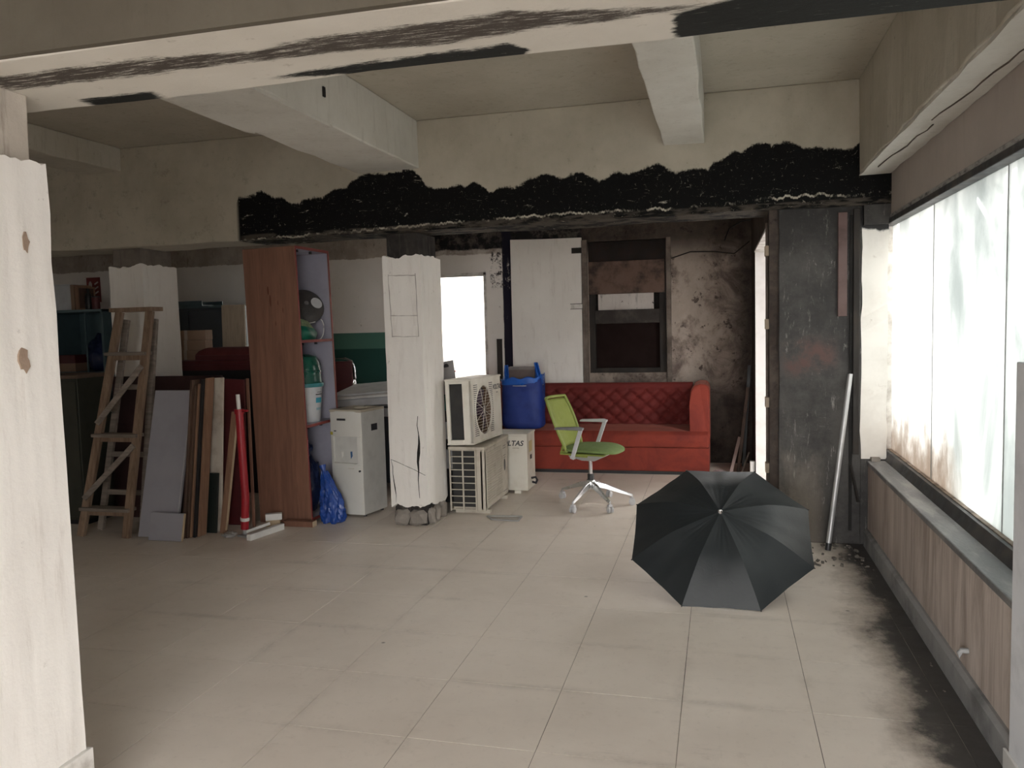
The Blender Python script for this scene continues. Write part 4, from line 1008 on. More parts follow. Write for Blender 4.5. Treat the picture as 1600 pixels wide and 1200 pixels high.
MB().lathe([(0.0, 0), (1, 0), (0.8, 1), (0, 1)], 20, Matrix.Translation((ax1, ay0 + 0.625, 0.31)) @ Matrix.Rotation(R_(90), 4, 'Y') @ Matrix.Diagonal((0.055, 0.022, 0.004, 1))).build('handle_recess', M_BLACK, ac1, world=True)
for k, (z, wd) in enumerate(((0.475, 0.09), (0.455, 0.10), (0.39, 0.08), (0.37, 0.06), (0.075, 0.13))):
    MB().box(ax1, ax1 + 0.0012, ay0 + 0.63 - wd / 2, ay0 + 0.63 + wd / 2, z, z + 0.007).build('small_print', simple('faded_print', (0.20, 0.18, 0.16), 0.6), ac1, world=True)
MB().box(ax0 - 0.006, ax1 + 0.008, ay0 - 0.008, ay1 + 0.005, 0.535, 0.562).build('lid', M_ACGREY, ac1, world=True, bevel=0.008)
for y in (ay0 + 0.1, ay1 - 0.1): MB().box(ax0 + 0.02, ax1 + 0.015, y - 0.025, y + 0.025, 0, 0.03).build('foot', M_ACGREY, ac1, world=True)
# upper unit
ac2 = thing('outdoor_unit', 'white outdoor air-conditioner with round fan, stacked on the beige one', 'air conditioner', (-2.0, 6.48, 0.576), R_(-2.5), rot=(R_(-1.0), R_(-1.6), R_(-3)))
L, D, HH = 0.74, 0.225, 0.53
bx0, bx1, by0, by1 = -0.13, -0.13 + D, -0.34, -0.34 + L
MB().box(bx0 + 0.006, bx1 - 0.14, by0 + 0.03, by1, 0.012, HH - 0.012).build('casing', M_ACWHITE, ac2, bevel=0.005)
MB().box(bx1 - 0.14, bx1 - 0.001, by1 - 0.02, by1, 0.012, HH - 0.012).build('far_end', M_ACWHITE, ac2)
MB().box(bx1 - 0.135, bx1 - 0.128, by0 + 0.03, by1 - 0.02, 0.02, HH - 0.02).build('inner_wall', M_INK, ac2)
MB().box(bx0 + 0.028, bx1 - 0.078, by0 + 0.022, by0 + 0.031, 0.04, HH - 0.035).build('coil', M_COIL, ac2)
for a, b in ((bx0, bx0 + 0.03), (bx1 - 0.08, bx1)): MB().box(a, b, by0, by0 + 0.03, 0.01, HH - 0.01).build('end_post', M_ACWHITE, ac2, bevel=0.003)
MB().box(bx0 + 0.03, bx1 - 0.08, by0, by0 + 0.03, 0.01, 0.04).build('end_rail', M_ACWHITE, ac2, bevel=0.002)
MB().box(bx0 + 0.03, bx1 - 0.08, by0, by0 + 0.03, HH - 0.035, HH - 0.01).build('end_rail', M_ACWHITE, ac2, bevel=0.002)
# front plate with a round opening
fy, fz, fr = by0 + 0.285, HH / 2 - 0.005, 0.205
m = MB(); n = 48; ring = []; outer = []
for k in range(n):
    a = 2 * math.pi * k / n; c, s = math.cos(a), math.sin(a)
    ring.append((fy + fr * c, fz + fr * s))
    ys0, ys1, zs0, zs1 = by0, by1, 0.01, HH - 0.01
    tt = min((ys1 - fy) / c if c > 1e-6 else 9, (ys0 - fy) / c if c < -1e-6 else 9, (zs1 - fz) / s if s > 1e-6 else 9, (zs0 - fz) / s if s < -1e-6 else 9)
    outer.append((fy + tt * c, fz + tt * s))
for x in (bx1, bx1 - 0.02):
    for y, z in ring: m.v.append((x, y, z))
    for y, z in outer: m.v.append((x, y, z))
for k in range(n):
    q = (k + 1) % n
    m.f += [(k, q, n + q, n + k), (2 * n + k, 3 * n + k, 3 * n + q, 2 * n + q), (k, 2 * n + k, 2 * n + q, q), (n + k, n + q, 3 * n + q, 3 * n + k)]
m.box(bx1 - 0.0201, bx1 - 0.0005, by1 - 0.001, by1, 0.01, HH - 0.01)
for (yy, zz) in ((by0, 0.01), (by1, 0.01), (by0, HH - 0.01), (by1, HH - 0.01)):
    pass
m.build('front_panel', M_ACWHITE, ac2)
MB().box(bx1 - 0.021, bx1 - 0.001, by1 - 0.19, by1, 0.01, HH - 0.01).build('front_plate', M_ACWHITE, ac2)
for z0_, z1_ in ((0.01, 0.055), (HH - 0.055, HH - 0.01)): MB().box(bx1 - 0.021, bx1 - 0.001, by0, by1, z0_, z1_).build('front_plate', M_ACWHITE, ac2)
MB().box(bx1 - 0.021, bx1 - 0.001, by0, by0 + 0.06, 0.01, HH - 0.01).build('front_plate', M_ACWHITE, ac2)
MB().lathe([(fr, 0), (fr * 0.97, -0.10), (0.02, -0.105)], 40, Matrix.Translation((bx1 - 0.012, fy, fz)) @ Matrix.Rotation(R_(90), 4, 'Y'), cap=False).build('fan_chamber', M_RUST, ac2, smooth=40)
fan = MB().lathe([(0.0, -0.02), (0.05, -0.02), (0.055, -0.07), (0.0, -0.07)], 20, Matrix.Translation((bx1 - 0.012, fy, fz)) @ Matrix.Rotation(R_(90), 4, 'Y'), cap=False).build('fan_hub', M_FAN, ac2, smooth=40)
for k in range(3):
    a0 = R_(90 + 120 * k - 38); a1 = R_(90 + 120 * k + 38); m = MB()
    m.grid(lambda u, v: (bx1 - 0.045 - 0.025 * (u - 0.5), fy + (0.05 + 0.14 * v) * math.cos(a0 + (a1 - a0) * u), fz + (0.05 + 0.14 * v) * math.sin(a0 + (a1 - a0) * u)), 8, 4)
    m.build('blade', M_FAN, fan, smooth=60, solid=0.003)
gr = MB().lathe([(fr * 0.985, 0.004), (fr * 1.02, 0.004), (fr * 1.02, -0.004), (fr * 0.985, -0.004), (fr * 0.985, 0.004)], 48, Matrix.Translation((bx1, fy, fz)) @ Matrix.Rotation(R_(90), 4, 'Y'), cap=False).build('grille', M_ACWHITE, ac2, smooth=40)
for k in range(-8, 9):
    z = fz + k * 0.0238; hw = math.sqrt(max(fr ** 2 - (z - fz) ** 2, 0))
    MB().box(bx1 - 0.001, bx1 + 0.002, fy - hw, fy + hw, z - 0.0009, z + 0.0009).build('grille_wire', M_ACWHITE, gr)
for k in range(4):
    a = R_(45 * k + 22); MB().bar((bx1 + 0.003, fy - fr * math.cos(a), fz - fr * math.sin(a)), (bx1 + 0.003, fy + fr * math.cos(a), fz + fr * math.sin(a)), 0.003, 0.002).build('grille_spoke', M_ACWHITE, gr)
# short louvre slits left and right of the fan
for sy in (-1, 1):
    for k in range(26):
        z = 0.06 + k * 0.0165; d = math.sqrt(max(fr ** 2 - (z - fz) ** 2, 0)); y0_ = fy + sy * (max(d, 0.13) + 0.012); y1_ = fy + sy * (fr + 0.03)
        if abs(y1_ - y0_) > 0.012: MB().box(bx1 - 0.0005, bx1 + 0.0008, min(y0_, y1_), max(y0_, y1_), z, z + 0.006).build('louvre_slit', M_INK, ac2)
lettering('maker_name', 'VOLTAS', 0.060, M_INK, ac2, (bx1 + 0.0012, by1 - 0.105, HH - 0.10), (R_(90), 0, R_(90)), 0.0006, 0.25)
MB().box(bx1, bx1 + 0.001, by1 - 0.12, by1 - 0.08, HH - 0.15, HH - 0.144).build('small_print', M_INK, ac2)
MB().box(bx0 - 0.006, bx1 + 0.008, by0 - 0.006, by1 + 0.006, HH - 0.014, HH + 0.004).build('lid', M_ACWHITE, ac2, bevel=0.005)
MB().box(bx0 - 0.004, bx1 + 0.004, by0 - 0.004, by1 + 0.004, 0, 0.014).build('base_tray', M_ACWHITE, ac2, bevel=0.004)
# third unit behind, front towards the camera
ac3 = thing('outdoor_unit', 'small white outdoor air-conditioner on the floor by the sofa, half hidden', 'air conditioner', (-2.0, 7.2, 0))
MB().box(-2.37, -1.705, 7.05, 7.36, 0.025, 0.535).build('casing', M_ACWHITE, ac3, world=True, bevel=0.006)
MB().box(-2.36, -1.72, 7.043, 7.052, 0.035, 0.525).build('front_panel', M_ACWHITE, ac3, world=True, bevel=0.003)
MB().box(-2.375, -1.70, 7.04, 7.365, 0.532, 0.548).build('lid', M_ACWHITE, ac3, world=True, bevel=0.004)
lettering('maker_name', 'VOLTAS', 0.066, M_INK, ac3, Vector((-1.862, 7.0425, 0.46)) - Vector(ac3.location), (R_(90), 0, 0), 0.0006, 0.25)
MB().box(-1.84, -1.78, 7.042, 7.0435, 0.415, 0.422).build('small_print', M_ACGREY, ac3, world=True)
MB().box(-1.706, -1.7035, 7.12, 7.24, 0.37, 0.47).build('rating_sticker', simple('yellow_sticker', (0.55, 0.45, 0.24), 0.6), ac3, world=True)
MB().box(-1.706, -1.699, 7.16, 7.21, 0.30, 0.34).build('valve_grip', M_BLACK, ac3, world=True, bevel=0.003)
MB().tube([(-1.70, 7.18, 0.12), (-1.66, 7.17, 0.13), (-1.65, 7.19, 0.10), (-1.665, 7.2, 0.07), (-1.70, 7.22, 0.075)], 0.011, 8).build('service_valve', M_INK, ac3, world=True)
for x in (-2.28, -1.8): MB().box(x - 0.03, x + 0.03, 7.04, 7.37, 0, 0.026).build('foot', M_ACWHITE, ac3, world=True)

# ------------------------------------------------------------------ bits around the units
tr = thing('metal_bracket', 'flat thin metal frame lying on the floor beside the beige unit', 'bracket', (-1.66, 6.12, 0))
for p0, p1 in (((-0.17, 0.02, .006), (0.11, 0.05, .006)), ((0.11, 0.05, .006), (0.115, -0.10, .006)), ((0.115, -0.10, .006), (-0.10, -0.08, .006)), ((-0.10, -0.08, .006), (-0.17, 0.02, .006))):
    MB().bar(p0, p1, 0.012, 0.010).build('angle_bar', M_SILVER, tr)
MB().add([(-0.165, 0.018, .003), (0.108, 0.047, .003), (0.112, -0.097, .003), (-0.10, -0.077, .003), (-0.165, 0.018, .0055), (0.108, 0.047, .0055), (0.112, -0.097, .0055), (-0.10, -0.077, .0055)], [(0, 1, 2, 3), (4, 5, 6, 7), (0, 1, 5, 4), (1, 2, 6, 5), (2, 3, 7, 6), (3, 0, 4, 7)]).build('sheet', simple('worn_sheet', (0.42, 0.39, 0.35), 0.6), tr)
zz = 0.0
specs = [(0.30, M_BLACK, 'black plastic crate at the bottom of the stack behind the pillar'), (0.17, M_PRINT, 'white plastic tray low in the stack behind the pillar'), (0.09, M_BLACK, 'black tray between two white trays behind the pillar'), (0.15, M_PRINT, 'white plastic tray in the middle of the stack behind the pillar'), (0.10, M_BLACK, 'thin black tray high in the stack behind the pillar'), (0.13, simple('green_crate', (0.01, 0.11, 0.085), 0.4), 'green plastic crate on top of the stack behind the pillar')]
for i, (h, mt, lb) in enumerate(specs):
    t = thing('crate', lb, 'crate', (-2.36 + 0.01 * (i % 2), 6.80, zz), group='crates stacked behind the pillar')
    MB().box(-0.19, 0.17, -0.20, 0.2, 0, 0.012).build('bottom', mt, t)
    for q in ((-0.19, -0.18, -0.2, 0.2), (0.16, 0.17, -0.2, 0.2), (-0.18, 0.16, -0.2, -0.19), (-0.18, 0.16, 0.19, 0.2)):
        MB().box(q[0], q[1], q[2], q[3], 0.012, h - 0.004).build('side', mt, t)
    MB().box(-0.196, 0.176, -0.206, -0.186, h - 0.022, h - 0.004).build('rim', mt, t)
    zz += h
card = thing('printed_card', 'grey printed card propped on top of the air-conditioner stack', 'card', (-2.35, 6.70, zz - 0.06))
leaning(card, [(-2.45, 6.70, zz), (-2.235, 6.70, zz)], [(-2.47, 6.76, zz + 0.27), (-2.29, 6.76, zz + 0.30)], 0.01, 'sheet', simple('grey_card', (0.42, 0.40, 0.40), 0.7), 0.001)
for o in card.children: o.location.z += zz
MB().box(-0.115, 0.035, -0.004, 0.004, 0.0, 0.016).build('red_line', M_REDINK, card).location = (0.05, 0.048, 0.255)
MB().lathe([(0.0, 0), (0.026, 0), (0.022, 0.004), (0, 0.004)], 14, Matrix.Translation((0.0, 0.052, 0.305)) @ Matrix.Rotation(R_(90), 4, 'X')).build('emblem', M_INK, card)

# ------------------------------------------------------------------ water dispenser
wd = thing('water_dispenser', 'white floor-standing water dispenser beside the tall plywood cabinet', 'water dispenser', (-2.94, 6.14, 0), R_(-11))
w2, d2_, hh = 0.155, 0.175, 0.885
MB().box(-w2, w2, -d2_ + 0.03, d2_, 0.02, hh - 0.02).build('side_casing', M_DISPSIDE, wd, bevel=0.006)
def bow(x0, x1, z0, z1, off, mat, name, deep=0.035, par=wd):
    m = MB(); pts = []
    n = 8
    for i in range(n + 1):
        x = x0 + (x1 - x0) * i / n; pts.append((x, -d2_ + 0.032 - off - 0.014 * (1 - (x / w2) ** 2)))
    poly = pts + [(x1, -d2_ + deep), (x0, -d2_ + deep)]
    m.prism(poly, 'z', z0, z1)
    return m.build(name, mat, par, bevel=0.003)
bow(-w2, w2, 0.022, 0.43, 0.012, M_DISP, 'lower_panel')
bow(-w2, w2, 0.665, hh - 0.012, 0.012, M_DISP, 'upper_panel')
bow(-w2, -w2 + 0.03, 0.43, 0.665, 0.012, M_DISP, 'side_strip')
bow(w2 - 0.045, w2, 0.43, 0.665, 0.012, M_DISP, 'side_strip')
MB().box(-w2 + 0.03, w2 - 0.045, -d2_ + 0.045, -d2_ + 0.06, 0.43, 0.665).build('alcove_back', simple('alcove_grey', (0.42, 0.42, 0.39), 0.45), wd)
MB().box(-w2 + 0.03, w2 - 0.045, -d2_ + 0.005, -d2_ + 0.05, 0.43, 0.445).build('drip_tray', M_DISP, wd, bevel=0.002)
for x, mt in ((-0.055, M_DISP), (0.035, simple('blue_lever', (0.03, 0.10, 0.22), 0.4))):
    MB().bar((x, -d2_ + 0.04, 0.475), (x + 0.012, -d2_ + 0.02, 0.54), 0.016, 0.012).build('tap_lever', mt, wd)
MB().box(-0.075, 0.01, -d2_ + 0.0025, -d2_ + 0.0075, 0.797, 0.813).build('name_badge', M_INK, wd)
MB().box(-0.11, -0.09, -d2_ + 0.0045, -d2_ + 0.0095, 0.705, 0.713).build('indicator', M_INK, wd)
MB().box(-w2 - 0.001, -w2 + 0.026, -d2_ + 0.016, -d2_ + 0.022, 0.675, 0.70).build('energy_sticker', simple('yellow_label', (0.42, 0.36, 0.05), 0.6), wd)
MB().box(0.02, 0.075, -d2_ + 0.0035, -d2_ + 0.0085, 0.402, 0.405).build('panel_seam', M_DISPTOP, wd)
MB().lathe([(0, 0), (0.008, 0), (0.008, 0.012), (0, 0.012)], 12, Matrix.Translation((w2 - 0.025, -d2_ + 0.016, 0.385)) @ Matrix.Rotation(R_(90), 4, 'X')).build('lock', M_INK, wd)
MB().box(-w2 - 0.002, w2 + 0.002, -d2_ + 0.012, d2_ + 0.002, hh - 0.022, hh).build('top_cover', M_DISPTOP, wd, bevel=0.006)
MB().box(w2, w2 + 0.0015, -0.02, 0.065, 0.70, 0.755).build('rating_plate', M_INK, wd)
MB().lathe([(0.05, 0), (0.062, 0.0), (0.062, 0.008), (0.05, 0.008), (0.05, 0)], 24, Matrix.Translation((0.02, 0.02, hh)), cap=False).build('bottle_collar', M_DISPTOP, wd)
for x, y in ((-0.12, -0.1), (0.12, -0.1), (-0.12, 0.14), (0.12, 0.14)): MB().lathe([(0.014, 0), (0.014, 0.022)], 10, Matrix.Translation((x, y, 0))).build('foot', M_BLACK, wd)

# ------------------------------------------------------------------ tall plywood cabinet, open side towards the pillar
cab = thing('cabinet', 'tall plywood cabinet standing sideways, open shelves facing the pillar', 'cabinet', (-3.39, 5.98, 0), 0, rot=(0, R_(-1.1), 0))
cx0, cx1, cy0, cy1, CH = -0.225, 0.235, -0.28, 0.28, 2.195
MB().box(cx0, cx1, cy0, cy0 + 0.018, 0.006, CH).build('side_panel', M_PLY, cab, bevel=0.002)
sp2 = MB().box(cx0, cx1, cy1 - 0.018, cy1, 0.006, CH).build('side_panel', M_PLY, cab, bevel=0.002)
MB().box(cx0 + 0.012, cx1 - 0.006, cy1 - 0.022, cy1 - 0.018, 0.04, CH - 0.02).build('lining', M_LAMI, sp2)
MB().box(cx0, cx0 + 0.012, cy0 + 0.018, cy1 - 0.018, 0.02, CH).build('back_panel', M_LAMI, cab)
for nm, z in (('top_panel', CH - 0.018), ('shelf', 1.44), ('shelf', 0.765), ('bottom_panel', 0.02)):
    sh = MB().box(cx0 + 0.012, cx1 - 0.004, cy0 + 0.018, cy1 - 0.022, z, z + 0.018).build(nm, M_LAMI, cab)
    MB().box(cx1 - 0.004, cx1 + 0.002, cy0 + 0.018, cy1 - 0.018, z - 0.002, z + 0.02).build('edge_band', M_PLYEDGE, sh)
    for y in (-0.16, 0.06):
        if z > 0.5: MB().box(cx1 - 0.06, cx1 - 0.04, y - 0.008, y + 0.008, z - 0.02, z - 0.0005).build('corner_block', M_INK, sh)
for y in (cy0, cy1 - 0.018): MB().box(cx1, cx1 + 0.002, y, y + 0.018, 0.006, CH).build('edge_band', M_PLYEDGE, cab)
for x, z, a, b in ((-0.02, 1.86, 0.012, 0.05), (-0.005, 1.78, 0.010, 0.07), (0.06, 1.76, 0.006, 0.03), (0.03, 1.60, 0.005, 0.025), (0.10, 1.70, 0.006, 0.03)):
    MB().lathe([(0, 0), (1, 0), (0.7, 0.0015), (0, 0.0015)], 10, Matrix.Translation((x, cy0, z)) @ Matrix.Rotation(R_(90), 4, 'X') @ Matrix.Diagonal((a * 0.6, b * 0.7, 0.4, 1))).build('torn_veneer', simple('dark_veneer_scar', (0.10, 0.022, 0.010), 0.6), cab)
def in_cab(x, y, z):
    return Vector((-3.39, 5.98, 0)) + Matrix.Rotation(R_(-1.1), 3, 'Y') @ Vector((x, y, z))
# things in the cabinet
sk = thing('shopping_bag', 'green printed shopping bag slumped on the cabinet top shelf', 'bag', in_cab(0.085, -0.055, 1.4585))
def sack(u, v):
    a = 2 * math.pi * u; c, s = math.cos(a), math.sin(a); p = 3.5
    r = (abs(c) ** p + abs(s) ** p) ** (-1 / p)
    k = (0.92 + 0.12 * math.sin(math.pi * v)) * (1 + 0.03 * math.sin(5 * a + 6 * v))
    return (r * c * 0.13 * k, r * s * 0.155 * k * (1 - 0.18 * v), 0.002 + 0.10 * v + 0.02 * v * s * -1)
m = MB(); m.grid(sack, 36, 10, wrap=True); m.f.append(tuple(range(35, -1, -1))); m.build('lower_body', M_GREENBAG, sk, smooth=50)
def sack2(u, v):
    q = sack(u, 1.0); k = 1 - 0.25 * v
    return (q[0] * k, q[1] * k * 0.96 - 0.02 * v, q[2] - 0.001 + 0.06 * v)
m = MB(); m.grid(sack2, 36, 6, wrap=True); m.f.append(tuple(len(m.v) - 36 + i for i in range(36))); m.build('printed_upper', M_PATTERN, sk, smooth=50)
MB().tube([Vector((0.13, 0.11 + 0.10 * math.sin(t), 0.01 + 0.075 - 0.085 * math.cos(t * 1.1))) for t in [k * 0.26 for k in range(11)]], 0.005, 6).build('handle_loop', M_WHITETUBE, sk, smooth=60)
dk = thing('exhaust_fan', 'round dark fan guard with white label leaning in the cabinet', 'fan', in_cab(0.075, 0.125, 1.745))
Mx = Vector((0, 0, 1)).rotation_difference(Vector((0.62, -0.62, 0.48)).normalized()).to_matrix().to_4x4()
MB().lathe([(0.03, 0.035), (0.10, 0.028), (0.145, 0.012), (0.16, -0.01), (0.155, -0.035), (0.10, -0.05), (0.0, -0.055)], 40, Mx).build('shell', simple('dark_grey_shell', (0.060, 0.056, 0.054), 0.55, bump=1, bscale=90), dk, smooth=40)
MB().lathe([(0.0, 0.030), (0.05, 0.0305), (0.05, 0.027), (0, 0.026)], 24, Mx @ Matrix.Translation((0.055, 0.060, 0.004)) @ Matrix.Rotation(R_(9), 4, 'Y') @ Matrix.Rotation(R_(-9), 4, 'X')).build('label_disc', M_BUCKET, dk, smooth=40)
MB().lathe([(0.0, 0.048), (0.018, 0.046), (0.02, 0.03)], 14, Mx).build('boss', simple('grey_boss', (0.2, 0.19, 0.19), 0.5), dk, smooth=40)
MB().tube([Mx @ Vector((0.168 * math.cos(a), 0.168 * math.sin(a), 0.0)) for a in [R_(150 + k * 8) for k in range(24)]], 0.0055, 6).build('white_cable', M_WHITETUBE, dk, smooth=60)
bk_ = thing('bucket', 'white bucket with teal lid and printed label on the cabinet shelf', 'bucket', in_cab(0.09, 0.02, 0.7835))
MB().lathe([(0.0, 0.004), (0.098, 0.0), (0.105, 0.01), (0.128, 0.30), (0.128, 0.305), (0.118, 0.305), (0.10, 0.02), (0, 0.02)], 36).build('body', M_BUCKET, bk_, smooth=35)
MB().lathe([(0.0, 0.318), (0.12, 0.318), (0.138, 0.322), (0.142, 0.31), (0.138, 0.290), (0.130, 0.290)], 36, cap=False).build('lid', M_TEALPL, bk_, smooth=35)
MB().tube([Vector((0.145 * math.cos(a) * 0.5, 0.14 * math.sin(a), 0.305 + 0.0 * a)) for a in [R_(60 + k * 6) for k in range(12)]], 0.006, 6).build('bail_handle', simple('pale_teal', (0.20, 0.42, 0.44), 0.3), bk_)
for z, wdt, hgt, mt in ((0.245, 0.05, 0.004, M_INK), (0.225, 0.075, 0.008, M_INK), (0.16, 0.07, 0.042, M_CYANINK), (0.10, 0.06, 0.02, simple('pale_cyan_print', (0.3, 0.44, 0.50), 0.5))):
    m = MB(); m.grid(lambda u, v: ((0.1085 + 0.076 * (z + hgt * v)) * math.cos((u - .5) * wdt / 0.12 - 0.15), (0.1085 + 0.076 * (z + hgt * v)) * math.sin((u - .5) * wdt / 0.12 - 0.15), z + hgt * v), 6, 1)
    m.build('label_print', mt, bk_, solid=0.001)
tb = thing('plastic_tub', 'glossy green plastic tub upside down on the bucket lid', 'tub', in_cab(0.085, 0.01, 1.105))
MB().lathe([(0.135, 0.004), (0.135, 0.0), (0.145, 0.0), (0.148, 0.012), (0.142, 0.03), (0.14, 0.11), (0.13, 0.17), (0.105, 0.215), (0.05, 0.235), (0.0, 0.237)], 40, Matrix.Diagonal((0.95, 1.1, 1.0, 1))).build('body', M_GREENPL, tb, smooth=40)
MB().lathe([(0.141, 0.09), (0.147, 0.095), (0.147, 0.102), (0.140, 0.107)], 40, Matrix.Diagonal((0.95, 1.1, 1.0, 1)), cap=False).build('ring', M_GREENPL, tb, smooth=40)
# dark sack in the bottom and blue sack spilling out
def blob(name, parent, c, r, mat, seed, lump=0.16, flat=0.0):
    rnd = random.Random(seed); bm = bmesh.new(); bmesh.ops.create_icosphere(bm, subdivisions=4, radius=1)
    ph_ = [rnd.uniform(0, 6.28) for _ in range(9)]
    for v in bm.verts:
        x, y, z = v.co
        k = 1 + lump * (0.5 * math.sin(3 * x + ph_[0]) + 0.4 * math.sin(5 * y + 2 * z + ph_[1]) + 0.35 * math.sin(7 * z + 4 * x + ph_[2])) + 0.05 * math.sin(11 * x + 9 * y + ph_[3]) + 0.035 * math.sin(17 * z + 13 * y + ph_[4]) + 0.025 * math.sin(27 * x - 19 * z + ph_[5])
        zz_ = max(z, -0.80 + 0.03 * math.sin(8 * x))
        v.co = Vector((x * k * r[0], y * k * r[1], (zz_ + 0.83) / 1.83 * k * r[2] if zz_ > -0.75 else 0.0))
    me = bpy.data.meshes.new(name); bm.to_mesh(me); bm.free(); me.materials.append(mat)
    for p in me.polygons: p.use_smooth = True
    return link_mesh(name, me, parent, c)
s1 = thing('polythene_sack', 'dark blue polythene sack filling the bottom of the plywood cabinet', 'sack', in_cab(0.03, 0.02, 0.0385))
blob('body', s1, (0, 0, 0), (0.13, 0.15, 0.46), M_TARPD, 11)
blob('neck', s1, (0.02, -0.02, 0.46), (0.06, 0.06, 0.13), M_TARPD, 12)
s2 = thing('polythene_sack', 'crumpled bright blue polythene sack on the floor beside the water dispenser', 'sack', (-3.02, 5.80, 0))
def crumpled(u, v):
    a = 2 * math.pi * u; r = 0.105 * (1.0 - 0.75 * v ** 1.6) * (0.85 + 0.6 * min(v, 0.25))
    r *= 1 + 0.10 * math.sin(5 * a + 3 * v) + 0.07 * math.sin(9 * a - 14 * v) + 0.05 * math.sin(17 * a + 31 * v)
    return (r * math.cos(a) - 0.07 * v * v, r * math.sin(a) * 0.85 + 0.02 * v, 0.004 + 0.40 * v + 0.008 * math.sin(7 * a))
m = MB(); m.grid(crumpled, 60, 26, wrap=True); m.f.append(tuple(range(59, -1, -1))); m.f.append(tuple(len(m.v) - 60 + i for i in range(60)))
m.build('body', M_TARP, s2, smooth=35)
MB().tube([(-0.07, 0.02, 0.385), (-0.075, 0.02, 0.41), (-0.09, 0.03, 0.45)], [0.022, 0.014, 0.03], 9).build('tied_neck', M_TARP, s2, smooth=50)
wb_ = thing('wood_block', 'reddish timber offcut lying at the foot of the plywood cabinet', 'timber', (-3.25, 5.63, 0))
MB().box(-0.10, 0.155, -0.03, 0.035, 0.001, 0.045).build('block', M_PLY, wb_, bevel=0.002)
MB().box(0.155, 0.157, -0.03, 0.035, 0.001, 0.045).build('sawn_end', M_PALEWOOD, wb_)

# ------------------------------------------------------------------ office machine and stacked chair behind the dispenser
cp = thing('photocopier', 'white photocopier with sloping lid behind the water dispenser', 'photocopier', (-3.30, 7.35, 0))
MB().box(-0.40, 0.40, -0.28, 0.30, 0.06, 0.70).build('cabinet_body', M_NAVY, cp, bevel=0.006)
MB().box(-0.42, 0.42, -0.30, 0.32, 0.70, 0.78).build('paper_deck', M_PRINT, cp, bevel=0.008)
MB().hexa([(-0.42, -0.32, 0.785), (0.42, -0.34, 0.83), (0.42, 0.3, 0.83), (-0.42, 0.3, 0.785), (-0.42, -0.30, 0.845), (0.42, -0.32, 0.905), (0.42, 0.3, 0.99), (-0.42, 0.3, 0.92)]).build('scanner_unit', M_PRINT, cp, bevel=0.008)
MB().hexa([(-0.40, -0.33, 0.85), (0.44, -0.35, 0.91), (0.44, -0.30, 0.925), (-0.40, -0.28, 0.865), (-0.40, -0.33, 0.872), (0.44, -0.35, 0.934), (0.44, -0.30, 0.945), (-0.40, -0.28, 0.885)]).build('lid_edge', M_WHITETUBE, cp, bevel=0.004)
MB().hexa([(-0.36, -0.29, 0.885), (0.42, -0.31, 0.945), (0.42, 0.28, 1.01), (-0.36, 0.28, 0.95), (-0.36, -0.29, 0.90), (0.42, -0.31, 0.96), (0.42, 0.28, 1.03), (-0.36, 0.28, 0.97)]).build('lid', M_PRINT, cp, bevel=0.006)
MB().box(-0.38, 0.42, -0.312, -0.300, 0.785, 0.80).build('gap', M_INK, cp)
for x in (-0.35, 0.35): MB().box(x - 0.03, x + 0.03, -0.24, 0.26, 0, 0.06).build('foot', M_BLACK, cp)
sc_ = thing('visitor_chair', 'chrome-framed visitor chair with dark back behind the photocopier', 'chair', (-4.17, 8.25, 0), R_(15))
MB().tube([(-0.2, 0.05, 0.0), (-0.2, 0.06, 0.42), (-0.2, 0.0, 1.10), (-0.17, 0, 1.18), (-0.1, 0, 1.21), (0.1, 0, 1.21), (0.17, 0, 1.18), (0.2, 0.0, 1.10), (0.2, 0.06, 0.42), (0.2, 0.05, 0)], 0.012, 8).build('frame', M_CHROME, sc_, smooth=60)
MB().box(-0.18, 0.18, -0.02, 0.01, 0.78, 1.18).build('backrest', M_MAROON, sc_, bevel=0.015)
MB().box(-0.21, 0.21, -0.42, 0.03, 0.40, 0.46).build('seat', M_MAROON, sc_, bevel=0.02)
for sx in (-1, 1):
    MB().tube([(0.2 * sx, -0.38, 0), (0.2 * sx, -0.38, 0.40)], 0.011, 8).build('leg', M_CHROME, sc_)
    MB().tube([(0.22 * sx, 0.02, 0.98), (0.25 * sx, -0.12, 1.0), (0.25 * sx, -0.30, 0.98), (0.24 * sx, -0.36, 0.9), (0.22 * sx, -0.37, 0.44)], 0.011, 8).build('armrest', M_CHROME, sc_, smooth=60)

# ------------------------------------------------------------------ wooden stepladder
ld = thing('stepladder', 'paint-spattered wooden stepladder standing by the leaning boards', 'ladder', (-4.55, 5.25, 0))
BL, BR = Vector((-4.795, 5.09, 0)), Vector((-4.385, 5.09, 0)); TL, TR = Vector((-4.545, 5.36, 1.72)), Vector((-4.27, 5.36, 1.72))
for a, b in ((BL, TL), (BR, TR)): MB().bar(a, b, 0.062, 0.036, up=(0, 1, 0)).build('rail', M_LADDER, ld, world=True, bevel=0.003)
def at(a, b, z): return a.lerp(b, z / 1.72)
tp_ = MB().box(TL.x - 0.06, TR.x + 0.05, TL.y - 0.05, TL.y + 0.09, 1.72, 1.752).build('top_step', M_LADDER, ld, world=True, bevel=0.003)
for z, ex in ((1.395, 0.045), (0.77, 0.035), (0.21, 0.03)):
    l, r = at(BL, TL, z), at(BR, TR, z)
    MB().box(l.x - ex, r.x + 0.02, l.y - 0.045, l.y + 0.055, z - 0.012, z + 0.014).build('tread', M_LADDERG, ld, world=True, bevel=0.003)
    MB().box(l.x, r.x, l.y - 0.012, l.y + 0.02, z - 0.05, z - 0.012).build('tread_rail', M_LADDER, ld, world=True, bevel=0.002)
